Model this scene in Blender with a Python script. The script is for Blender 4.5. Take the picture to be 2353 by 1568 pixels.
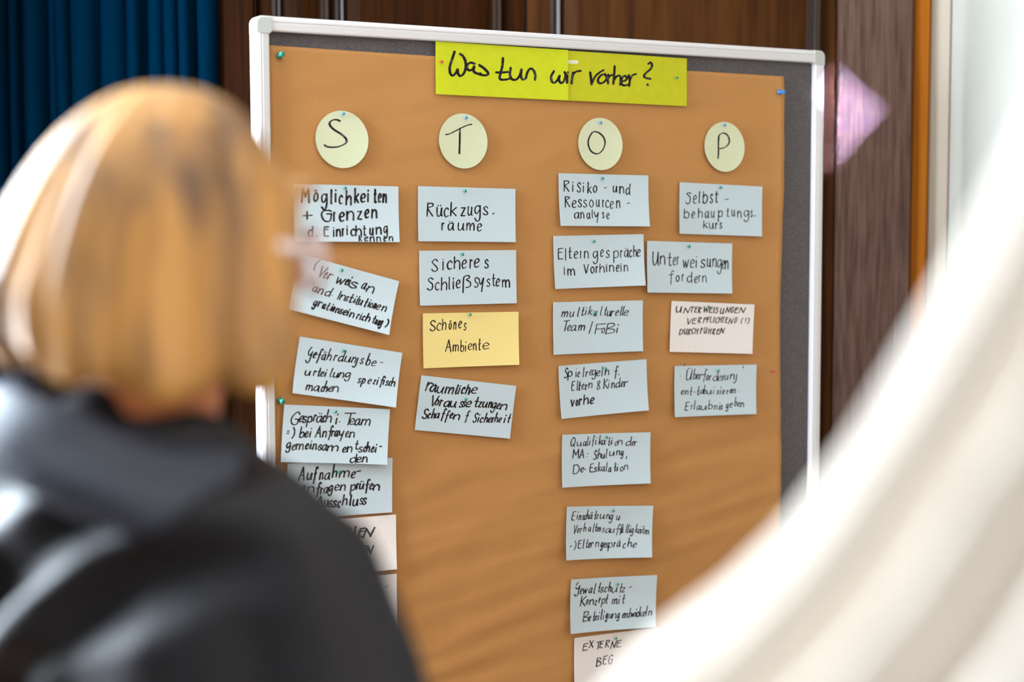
import bpy, bmesh, math, random
import numpy as np
from mathutils import Vector, Matrix, noise

for o in list(bpy.data.objects):
    bpy.data.objects.remove(o, do_unlink=True)
SC = bpy.context.scene
COL = SC.collection
R = math.radians

# ------------------------------------------------------------------ camera
cam_data = bpy.data.cameras.new('camera')
cam = bpy.data.objects.new('camera', cam_data)
COL.objects.link(cam)
SC.camera = cam
cam_data.sensor_width = 36.0
cam_data.lens = 3600.0 / 2353.0 * 36.0          # about 55 mm
cam_data.clip_start = 0.05
cam.matrix_world = Matrix((
    (0.9999930, 0.0037200, 0.0002977, 0.0),
    (0.0000000, 0.0797806, -0.9968124, 0.0),
    (-0.0037318, 0.9968055, 0.0797800, 1.55),
    (0, 0, 0, 1)))
cam_data.dof.use_dof = True
cam_data.dof.focus_distance = 2.78
cam_data.dof.aperture_fstop = 2.0

# ------------------------------------------------------------------ world, lights, exposure
w = bpy.data.worlds.new('world')
SC.world = w
w.use_nodes = True
w.node_tree.nodes['Background'].inputs[0].default_value = (0.86, 0.93, 1.0, 1)
w.node_tree.nodes['Background'].inputs[1].default_value = 0.28
SC.view_settings.view_transform = 'Standard'
SC.view_settings.look = 'None'
SC.view_settings.gamma = 1.0
SC.view_settings.use_curve_mapping = False
SC.view_settings.exposure = -0.12


def area(name, loc, target, sx, sy, power, color, spread=180, roll=0):
    d = bpy.data.lights.new(name, 'AREA')
    d.shape = 'RECTANGLE'
    d.size, d.size_y = sx, sy
    d.energy = power
    d.color = color
    d.spread = R(spread)
    o = bpy.data.objects.new(name, d)
    COL.objects.link(o)
    q = (Vector(target) - Vector(loc)).to_track_quat('-Z', 'Y')
    o.matrix_world = Matrix.Translation(loc) @ q.to_matrix().to_4x4() @ Matrix.Rotation(R(roll), 4, 'Z')
    return o


# daylight through the left wall's window, warm ceiling lamps before the board, added weak fill from behind the photographer
area('window_daylight', (-1.74, 1.62, 1.75), (-0.3, 1.1, 1.5), 1.6, 1.6, 465, (0.77, 0.89, 1.0))
area('side_warm_light', (2.35, 0.80, 1.80), (0.1, 2.8, 1.25), 1.3, 1.6, 14.5, (1.0, 0.91, 0.79))  # warm light put in at the right; no window is built there
area('ceiling_lamp_light', (0.55, 0.35, 2.92), (0.15, 2.8, 0.9), 0.5, 0.9, 14.5, (1.0, 0.88, 0.74))
area('rear_fill', (-1.4, -2.0, 1.9), (0.2, 2.7, 1.3), 2.2, 1.6, 14, (0.94, 0.97, 1.0))
# beam added in mid-air to throw the violet patch on the dark casing
area('patch_beam', (1.3, 0.9, 2.10), (0.672, 3.40, 1.765), 0.18, 0.18, 0.75, (0.72, 0.60, 1.0), spread=1, roll=48)

# ------------------------------------------------------------------ helpers


def lin(r, g, b):
    f = lambda c: (c / 255 / 12.92) if c / 255 <= 0.04045 else ((c / 255 + 0.055) / 1.055) ** 2.4
    return (f(r), f(g), f(b), 1)


def mat(name, color, rough=0.6, spec=0.5, metal=0.0, noise_scale=None, color2=None, stretch=(1, 1, 1),
        bump=0.0, bump_scale=None, coords='Object', sheen=0.0, detail=4, lo=0.35, hi=0.65, sub=0.0):
    m = bpy.data.materials.new(name)
    m.use_nodes = True
    nt = m.node_tree
    b = nt.nodes['Principled BSDF']
    b.inputs['Base Color'].default_value = color
    b.inputs['Roughness'].default_value = rough
    b.inputs['Specular IOR Level'].default_value = spec
    b.inputs['Metallic'].default_value = metal
    if sheen:
        b.inputs['Sheen Weight'].default_value = sheen
        b.inputs['Sheen Roughness'].default_value = 0.4
    if sub:
        b.inputs['Subsurface Weight'].default_value = sub
        b.inputs['Subsurface Radius'].default_value = (0.01, 0.004, 0.002)
    if noise_scale or bump:
        tc = nt.nodes.new('ShaderNodeTexCoord')
        mp = nt.nodes.new('ShaderNodeMapping')
        mp.inputs['Scale'].default_value = stretch
        nt.links.new(tc.outputs[coords], mp.inputs[0])
    if noise_scale:
        n = nt.nodes.new('ShaderNodeTexNoise')
        n.inputs['Scale'].default_value = noise_scale
        n.inputs['Detail'].default_value = detail
        nt.links.new(mp.outputs[0], n.inputs['Vector'])
        cr = nt.nodes.new('ShaderNodeValToRGB')
        cr.color_ramp.elements[0].position = lo
        cr.color_ramp.elements[1].position = hi
        cr.color_ramp.elements[0].color = color
        cr.color_ramp.elements[1].color = color2 or color
        nt.links.new(n.outputs['Fac'], cr.inputs[0])
        nt.links.new(cr.outputs[0], b.inputs['Base Color'])
    if bump:
        n2 = nt.nodes.new('ShaderNodeTexNoise')
        n2.inputs['Scale'].default_value = bump_scale or 50
        n2.inputs['Detail'].default_value = 3
        nt.links.new(mp.outputs[0], n2.inputs['Vector'])
        bp = nt.nodes.new('ShaderNodeBump')
        bp.inputs['Strength'].default_value = bump
        bp.inputs['Distance'].default_value = 0.002
        nt.links.new(n2.outputs['Fac'], bp.inputs['Height'])
        nt.links.new(bp.outputs[0], b.inputs['Normal'])
    return m


def obj(name, verts, faces, m, parent=None, smooth=False, matrix=None):
    me = bpy.data.meshes.new(name)
    me.from_pydata([tuple(v) for v in verts], [], faces)
    me.validate()
    me.update()
    o = bpy.data.objects.new(name, me)
    COL.objects.link(o)
    if m:
        me.materials.append(m)
    if smooth:
        me.polygons.foreach_set('use_smooth', [True] * len(me.polygons))
    if parent:
        o.parent = parent
    if matrix is not None:
        o.matrix_world = matrix
    return o


def empty(name, loc=(0, 0, 0), rz=0, matrix=None):
    o = bpy.data.objects.new(name, None)
    COL.objects.link(o)
    if matrix is not None:
        o.matrix_world = matrix
    else:
        o.location = loc
        o.rotation_euler.z = rz
    return o


def tag(o, label, cat, group=None):
    o['label'] = label
    o['category'] = cat
    if group:
        o['group'] = group
    return o


def struct(o):
    o['kind'] = 'structure'
    return o


class MB:
    """collects shapes into one mesh"""

    def __init__(s):
        s.v = []
        s.f = []

    def add(s, v, f):
        k = len(s.v)
        s.v += [tuple(p) for p in v]
        s.f += [tuple(i + k for i in q) for q in f]
        return s

    def box(s, x0, x1, y0, y1, z0, z1, bev=0.0):
        bm = bmesh.new()
        bmesh.ops.create_cube(bm, size=1)
        for v in bm.verts:
            v.co = ((x0 + x1) / 2 + v.co.x * (x1 - x0), (y0 + y1) / 2 + v.co.y * (y1 - y0), (z0 + z1) / 2 + v.co.z * (z1 - z0))
        if bev:
            bmesh.ops.bevel(bm, geom=list(bm.edges), offset=bev, segments=2, affect='EDGES')
        return s.frombm(bm)

    def frombm(s, bm):
        bm.verts.index_update()
        s.add([v.co[:] for v in bm.verts], [[v.index for v in f.verts] for f in bm.faces])
        bm.free()
        return s

    def loft(s, rings, cap=True, close=True):
        k = len(s.v)
        n = len(rings[0])
        for r in rings:
            s.v += [tuple(p) for p in r]
        for i in range(len(rings) - 1):
            for j in range(n if close else n - 1):
                a = k + i * n + j
                b = k + i * n + (j + 1) % n
                s.f.append((a, b, b + n, a + n))
        if cap and close:
            s.f.append(tuple(k + j for j in range(n))[::-1])
            s.f.append(tuple(k + (len(rings) - 1) * n + j for j in range(n)))
        return s

    def tube(s, p0, p1, r0, r1=None, n=12):
        r1 = r0 if r1 is None else r1
        p0, p1 = Vector(p0), Vector(p1)
        d = (p1 - p0).normalized()
        a = d.orthogonal().normalized()
        b = d.cross(a)
        rings = []
        for p, r in ((p0, r0), (p1, r1)):
            rings.append([p + a * r * math.cos(2 * math.pi * i / n) + b * r * math.sin(2 * math.pi * i / n) for i in range(n)])
        return s.loft(rings)

    def lathe(s, prof, n=16):
        """profile of (r, z), about the z axis"""
        rings = [[(r * math.cos(2 * math.pi * i / n), r * math.sin(2 * math.pi * i / n), z) for i in range(n)] for r, z in prof]
        return s.loft(rings)

    def ball(s, c, r, sub=2):
        bm = bmesh.new()
        bmesh.ops.create_icosphere(bm, subdivisions=sub, radius=1)
        r = (r, r, r) if not hasattr(r, '__len__') else r
        for v in bm.verts:
            v.co = (c[0] + v.co.x * r[0], c[1] + v.co.y * r[1], c[2] + v.co.z * r[2])
        return s.frombm(bm)

    def capsule(s, p0, r0, p1, r1, n=14):
        p0, p1 = Vector(p0), Vector(p1)
        d = (p1 - p0).normalized()
        a = d.orthogonal().normalized()
        b = d.cross(a)
        rings = []
        for k in range(-5, 6):
            t = k / 5 * math.pi / 2
            c, r = (p0, r0) if k <= 0 else (p1, r1)
            rings.append([c + d * r * math.sin(t) + (a * math.cos(2 * math.pi * i / n) + b * math.sin(2 * math.pi * i / n)) * max(r * math.cos(t), 1e-4) for i in range(n)])
            if k == 0:
                rings.append([p1 + (a * math.cos(2 * math.pi * i / n) + b * math.sin(2 * math.pi * i / n)) * r1 for i in range(n)])
        return s.loft(rings)

    def build(s, name, m, parent=None, smooth=False, matrix=None):
        return obj(name, s.v, s.f, m, parent, smooth, matrix)


def remeshed(mb, voxel, smooth_iter):
    """fuse the overlapping shapes of mb into one continuous skin"""
    o = mb.build('scratch', None)
    a = o.modifiers.new('r', 'REMESH')
    a.mode = 'VOXEL'
    a.voxel_size = voxel
    b = o.modifiers.new('s', 'SMOOTH')
    b.iterations = smooth_iter
    b.factor = 0.5
    dg = bpy.context.evaluated_depsgraph_get()
    me = bpy.data.meshes.new_from_object(o.evaluated_get(dg))
    v = [p.co.copy() for p in me.vertices]
    f = [tuple(p.vertices) for p in me.polygons]
    bpy.data.objects.remove(o, do_unlink=True)
    bpy.data.meshes.remove(me)
    return v, f


def catmull(pts, per=6):
    if len(pts) < 3:
        return [Vector(p) for p in pts]
    P = [Vector(p) for p in pts]
    P = [P[0] * 2 - P[1]] + P + [P[-1] * 2 - P[-2]]
    out = []
    for i in range(1, len(P) - 2):
        for k in range(per):
            t = k / per
            a, b, c, d = P[i - 1], P[i], P[i + 1], P[i + 2]
            out.append(0.5 * ((2 * b) + (c - a) * t + (2 * a - 5 * b + 4 * c - d) * t * t + (3 * b - a - 3 * c + d) * t ** 3))
    out.append(P[-2])
    return out

# measured layout in board millimetres: (u, v, width, height, tilt, lines of (letter x0,x1,baseline ..., x-height, ascender, pen width))

# ------------------------------------------------------------------ materials
M_plaster = mat('plaster', lin(172, 169, 160), 0.85, 0.1, noise_scale=3, color2=lin(178, 175, 166), bump=0.1, bump_scale=120)
M_ceiling = mat('ceiling_paint', lin(225, 222, 214), 0.9, 0.2)
M_floor = mat('parquet', lin(120, 86, 52), 0.45, 0.4, noise_scale=6, color2=lin(96, 64, 38), stretch=(1, 14, 1))
M_wood = mat('dark_wood', lin(46, 23, 6), 0.5, 0.05, noise_scale=5.0, color2=lin(70, 39, 14), stretch=(9, 9, 0.55), bump=0.15, bump_scale=60, detail=6)
M_wood_red = mat('dark_red_wood', lin(30, 12, 2), 0.5, 0.03, noise_scale=6.0, color2=lin(46, 20, 3), stretch=(14, 14, 0.5), bump=0.12, bump_scale=60, detail=6)
M_wood_sheen = mat('casing_wood_sheen', lin(64, 40, 31), 0.42, 0.3, noise_scale=9.0, color2=lin(98, 72, 61), stretch=(16, 16, 0.9), bump=0.2, bump_scale=80, detail=8, lo=0.3, hi=0.7)  # grey sheen on the casing is mixed into the wood colour
M_mould = mat('moulding_wood', lin(30, 16, 8), 0.3, 0.5, noise_scale=6.0, color2=lin(44, 24, 12), stretch=(14, 14, 0.5))
M_wood_blk = mat('shadow_gap_wood', lin(24, 15, 10), 0.6, 0.3)
M_wood_org = mat('edge_wood', lin(150, 84, 20), 0.5, 0.03, noise_scale=5.0, color2=lin(162, 94, 28), stretch=(14, 14, 0.5))
M_navy = mat('navy_velvet', lin(0, 29, 50), 0.95, 0.0, noise_scale=160, color2=lin(1, 32, 53))
M_frame = mat('white_frame', lin(216, 212, 213), 0.35, 0.4)
M_cap = mat('grey_plastic', lin(186, 187, 183), 0.5, 0.4)
M_felt = mat('grey_felt', lin(82, 78, 79), 0.95, 0.1, noise_scale=420, color2=lin(104, 99, 99), bump=0.3, bump_scale=500)
M_steel = mat('dull_steel', lin(120, 120, 122), 0.35, 0.5, metal=0.9)
M_rubber = mat('black_rubber', lin(25, 25, 25), 0.8)
M_glass = mat('window_glass', (1, 1, 1, 1), 0.02)
M_glass.node_tree.nodes['Principled BSDF'].inputs['Transmission Weight'].default_value = 1.0
M_winframe = mat('window_paint', lin(225, 225, 220), 0.5)

# ------------------------------------------------------------------ setting
YW = 3.45                                     # face of the back wall
struct(MB().box(-2.4, 2.9, -2.6, 3.8, -0.12, 0.0).build('floor', M_floor))
struct(MB().box(-2.4, 2.9, -2.6, 3.8, 3.0, 3.12).build('ceiling', M_ceiling))
struct(MB().box(-2.0, 2.9, YW, YW + 0.2, 0, 3.0).build('wall_back', M_plaster))
struct(MB().box(0.952, 1.15, 2.86, YW, 0, 3.0).build('wall_right', M_plaster))
struct(MB().box(2.75, 2.9, -2.6, YW, 0, 3.0).build('wall_side', M_plaster))
wl = MB()
wl.box(-2.0, -1.8, -2.6, 1.10, 0, 3.0).box(-2.0, -1.8, 3.10, YW, 0, 3.0)
wl.box(-2.0, -1.8, 1.10, 3.10, 0, 0.85).box(-2.0, -1.8, 1.10, 3.10, 2.65, 3.0)
struct(wl.build('wall_left', M_plaster))
win = struct(empty('window_1', (-1.9, 2.10, 0.85)))
wf = MB()
for y0, y1 in ((-1.0, -0.94), (-0.03, 0.03), (0.94, 1.0)):
    wf.box(-0.03, 0.03, y0, y1, 0, 1.8, 0.006)
for z0, z1 in ((0, 0.07), (1.1, 1.15), (1.73, 1.8)):
    wf.box(-0.028, 0.028, -1.0, 1.0, z0, z1, 0.006)
wf.build('window_frame', M_winframe, win)
MB().box(-0.004, 0.004, -0.99, 0.99, 0.01, 1.79).build('window_pane', M_glass, win)


def ring_mould(mb, x0, x1, z0, z1, y, wd, dp):
    """picture-frame moulding standing off the door leaf"""
    prof = [(0, 0), (0.0, dp), (wd * 0.3, dp), (wd * 0.45, dp * 0.55), (wd * 0.75, dp * 0.75), (wd, 0.0)]
    rings = []
    for a, d in prof:
        rings.append([(x0 + a, y - d, z0 + a), (x1 - a, y - d, z0 + a), (x1 - a, y - d, z1 - a), (x0 + a, y - d, z1 - a)])
    mb.loft(rings, cap=False)


def panel(mb, x0, x1, z0, z1, y, rise=0.008, slope=0.03):
    rings = [[(x0, y, z0), (x1, y, z0), (x1, y, z1), (x0, y, z1)],
             [(x0 + slope, y - rise, z0 + slope), (x1 - slope, y - rise, z0 + slope), (x1 - slope, y - rise, z1 - slope), (x0 + slope, y - rise, z1 - slope)]]
    mb.loft(rings, cap=False)
    k = len(mb.v)
    mb.f.append((k - 4, k - 3, k - 2, k - 1))


def door(name, x0, x1, panels, mw, m_leaf, m_panel):
    d = struct(empty(name, ((x0 + x1) / 2, YW, 0)))
    c = (x0 + x1) / 2
    MB().box(x0 - c, x1 - c, -0.035, -0.002, 0.01, 2.52, 0.002).build('door_leaf', m_leaf, d)
    for a, b in panels:
        for z0, z1 in ((0.12, 0.82), (0.95, 2.32)):
            mm = MB()
            ring_mould(mm, a - c, b - c, z0, z1, -0.035, mw, 0.014)
            mm.build('moulding', M_mould, d)
            pp = MB()
            panel(pp, a - c + mw, b - c - mw, z0 + mw, z1 - mw, -0.0355)
            pp.build('door_panel', m_panel, d)
    return d


door('door_1', -0.545, 0.030, ((-0.512, -0.392), (-0.377, -0.022)), 0.022, M_wood_red, M_wood_red)
door('door_2', 0.034, 0.700, ((0.083, 0.662),), 0.028, M_wood, M_wood)
# casing left and right of the doors, and its head
struct(MB().box(-0.652, -0.547, 3.395, YW, 0, 2.52, 0.006).build('trim_1', M_wood_red))
t2 = struct(MB().box(0.702, 0.862, 3.40, YW, 0, 2.52, 0.003).build('trim_2', M_wood_sheen))
struct(MB().box(0.8635, 0.903, 3.412, YW, 0, 2.52, 0.004).build('trim_3', M_wood_org))
M_wall_shade = mat('wall_shade_beige', lin(190, 176, 162), 0.8, 0.1)
struct(MB().box(0.9035, 0.951, 3.425, YW, 0, 2.9, 0.004).build('wall_shade_strip', M_wall_shade))  # strip of shadowed wall beside the casing, shade put into its colour
struct(MB().box(-0.652, 0.903, 3.40, YW, 2.522, 2.66, 0.006).build('trim_4', M_wood))

# ------------------------------------------------------------------ navy curtain
px = [-120, -70, 8, 35, 62, 118, 142, 178, 243, 304, 342, 384, 425, 462, 507]
K = 0.935e-3
xs = []
for i in range(len(px) - 1):
    a, b = (px[i] - 1176.5) * K, (px[i + 1] - 1176.5) * K
    n = 11
    for k in range(n):
        s = k / n
        dep = 0.03 + 0.035 * ((i * 37) % 5) / 5
        xs.append((a + (b - a) * s, dep * (math.sin(math.pi * s) ** 0.55), i))
xs.append(((px[-1] - 1176.5) * K, 0.0, 0))
v, f = [], []
zs = [0.02 + 2.7 * i / 30 for i in range(31)]
for z in zs:
    for x, d, i in xs:
        sway = 0.010 * math.sin(z * 1.6 + i * 1.1) + 0.008 * (1.5 - z) * math.sin(i * 2.3)
        if i == 0 and d == 0:
            sway = 0
        v.append((x + sway * 0.6, 3.385 - d * (0.8 + 0.2 * math.sin(z * 2 + i)), z))
n = len(xs)
for a in range(30):
    for b in range(n - 1):
        f.append((a * n + b, a * n + b + 1, (a + 1) * n + b + 1, (a + 1) * n + b))
cur = obj('curtain', v, f, M_navy, smooth=True)
sm = cur.modifiers.new('thickness', 'SOLIDIFY')
sm.thickness = 0.003
sm.offset = 1
tag(cur, 'dark navy curtain hanging in deep folds beside the wooden door', 'curtain')

# ------------------------------------------------------------------ pinboard
YAW = math.atan2(0.494553, 0.869148)
BX, BY, BZ = -0.41931, 2.57995, 1.55 + 0.32624
U = Vector((math.cos(YAW), math.sin(YAW), 0))
N = Vector((math.sin(YAW), -math.cos(YAW), 0))


def bpt(u, v, n=0.0):
    """board millimetres (right, down) and metres out of the face -> world"""
    return Vector((BX, BY, BZ)) + U * (u / 1000) + N * n - Vector((0, 0, v / 1000))


def bmatrix(u, v, ang=0.0, n=0.0):
    a = -R(ang)
    X = U * math.cos(a) + Vector((0, 0, 1)) * math.sin(a)
    Y = -U * math.sin(a) + Vector((0, 0, 1)) * math.cos(a)
    p = bpt(u, v, n)
    return Matrix(((X.x, Y.x, N.x, p.x), (X.y, Y.y, N.y, p.y), (X.z, Y.z, N.z, p.z), (0, 0, 0, 1)))


board = tag(empty('pinboard', (BX, BY, 0), YAW), 'tall grey felt pinboard with white frame, standing before the wooden door', 'pinboard')
W_, H_ = 1.2, 1.5


def rail(length):
    """profile across (t: outside to inside, d: out of the face)"""
    prof = [(0.0, -0.018), (0.0, 0.003), (0.002, 0.0065), (0.006, 0.0085), (0.0088, 0.0088), (0.0095, 0.0078), (0.0115, 0.0078), (0.0122, 0.0088),
            (0.0225, 0.0078), (0.0245, 0.006), (0.0245, -0.012), (0.02, -0.018)]
    return prof


def put_rail(name, side):
    pr = rail(1)
    g = 0.0275
    if side == 'top':
        rings = [[(x, -d, BZ - t) for t, d in pr] for x in (g, W_ - g)]
    elif side == 'bottom':
        rings = [[(x, -d, BZ - H_ + t) for t, d in pr] for x in (W_ - g, g)]
    elif side == 'left':
        rings = [[(t, -d, z) for t, d in pr] for z in (BZ - H_ + g, BZ - g)]
    else:
        rings = [[(W_ - t, -d, z) for t, d in pr] for z in (BZ - g, BZ - H_ + g)]
    return MB().loft(rings).build(name, M_frame, board)


for s_ in ('top', 'bottom', 'left', 'right'):
    put_rail('frame_rail', s_)
for cx_, cz_, sx_, sz_ in ((0, BZ, 1, -1), (W_, BZ, -1, -1), (0, BZ - H_, 1, 1), (W_, BZ - H_, -1, 1)):
    # rounded L-shaped corner cap
    out = []
    r = 0.013
    for i in range(7):
        t = math.pi / 2 * i / 6
        out.append((r - r * math.sin(t), r - r * math.cos(t)))
    prof2 = out[::-1]
    pts = prof2 + [(0.028, 0.0), (0.028, 0.0258), (0.0285, 0.0258), (0.0258, 0.0258), (0.0258, 0.028), (0.0, 0.028)]
    pts = [(0.0, r)] if False else pts
    poly = [p for p in pts if p != (0.0285, 0.0258)]
    rings = []
    for d, ins in ((-0.019, 0.0), (0.0065, 0.0), (0.0095, 0.0028)):
        rr = []
        for a, b in poly:
            ca, cb = 0.014, 0.014
            rr.append((cx_ + sx_ * (a + (ca - a) * ins / 0.014 * (1 if a < 0.02 else 0)), -d, cz_ + sz_ * (b + (cb - b) * ins / 0.014 * (1 if b < 0.02 else 0))))
        rings.append(rr if sx_ * sz_ < 0 else rr[::-1])
    MB().loft(rings).build('corner_cap', M_cap, board)
MB().box(0.020, W_ - 0.020, 0.004, 0.014, BZ - H_ + 0.02, BZ - 0.02).build('felt_panel', M_felt, board)
for x in (0.16, W_ - 0.16):
    lg = MB()
    lg.box(x - 0.015, x + 0.015, 0.0145, 0.040, 0.06, BZ - 0.25, 0.003)
    leg = lg.build('stand_leg', M_steel, board)
    ft = MB()
    ft.box(x - 0.02, x + 0.02, -0.21, 0.21, 0.02, 0.06, 0.006)
    foot = ft.build('stand_foot', M_steel, board)
    for q in (-0.175, 0.175):
        MB().box(x - 0.022, x + 0.022, q - 0.025, q + 0.025, 0.0, 0.021, 0.003).build('foot_pad', M_rubber, foot)

# ------------------------------------------------------------------ kraft paper
M_kraft = mat('kraft_paper', lin(184, 130, 76), 0.75, 0.12, noise_scale=160, color2=lin(189, 136, 82), stretch=(1, 1, 6), bump=0.12, bump_scale=700)
rnd = random.Random(4)


def kraft_n(u, v):
    q = v + 0.17 * u
    n = 0.0010 * noise.noise(Vector((u / 210, v / 300, 3.1)))
    amp = 0.0008 + 0.0013 * min(1, max(0, (v - 520) / 420)) + 0.0005 * max(0, 1 - v / 300)
    # soft creases running across the sheet, stronger towards its foot
    n += amp * (noise.noise(Vector((u / 300, q / 30, 7.7))) + 0.4 * noise.noise(Vector((u / 120, q / 17, 1.3))))
    n += 0.0005 * noise.noise(Vector(((u + v * .6) / 70, (u - v) / 420, 9.1)))
    d = (1103 - u)
    if d < 40:
        n += 0.0020 * (1 - d / 40) ** 2 * (0.5 + 0.5 * math.sin(v / 130))
    return min(max(n, -0.0019), 0.0020) - 0.0014


nu, nv = 120, 190
v, f = [], []
for j in range(nv + 1):
    for i in range(nu + 1):
        s, t = i / nu, j / nv
        uu = 25.5 + s * (1101 - 25.5) + (s ** 8) * (2.6 * math.sin(t * 14) + 5 * max(0, t - 0.45) + 1.5 * noise.noise(Vector((t * 22, 0, 0))))
        v0 = 46.5 + s * 8.7 + 1.2 * math.sin(s * 5) * (1 if s > 0 else 0)
        vv = v0 + t * (1455 - v0)
        v.append((uu / 1000, -kraft_n(uu, vv), BZ - vv / 1000))
for j in range(nv):
    for i in range(nu):
        a = j * (nu + 1) + i
        f.append((a, a + 1, a + nu + 2, a + nu + 1))
kraft = obj('kraft_paper', v, f, M_kraft, smooth=True, matrix=Matrix.Translation((BX, BY, 0)) @ Matrix.Rotation(YAW, 4, 'Z'))
ks = kraft.modifiers.new('thickness', 'SOLIDIFY')
ks.thickness = 0.0003
tag(kraft, 'large brown kraft paper sheet covering the grey pinboard, behind all the cards', 'paper')
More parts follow.
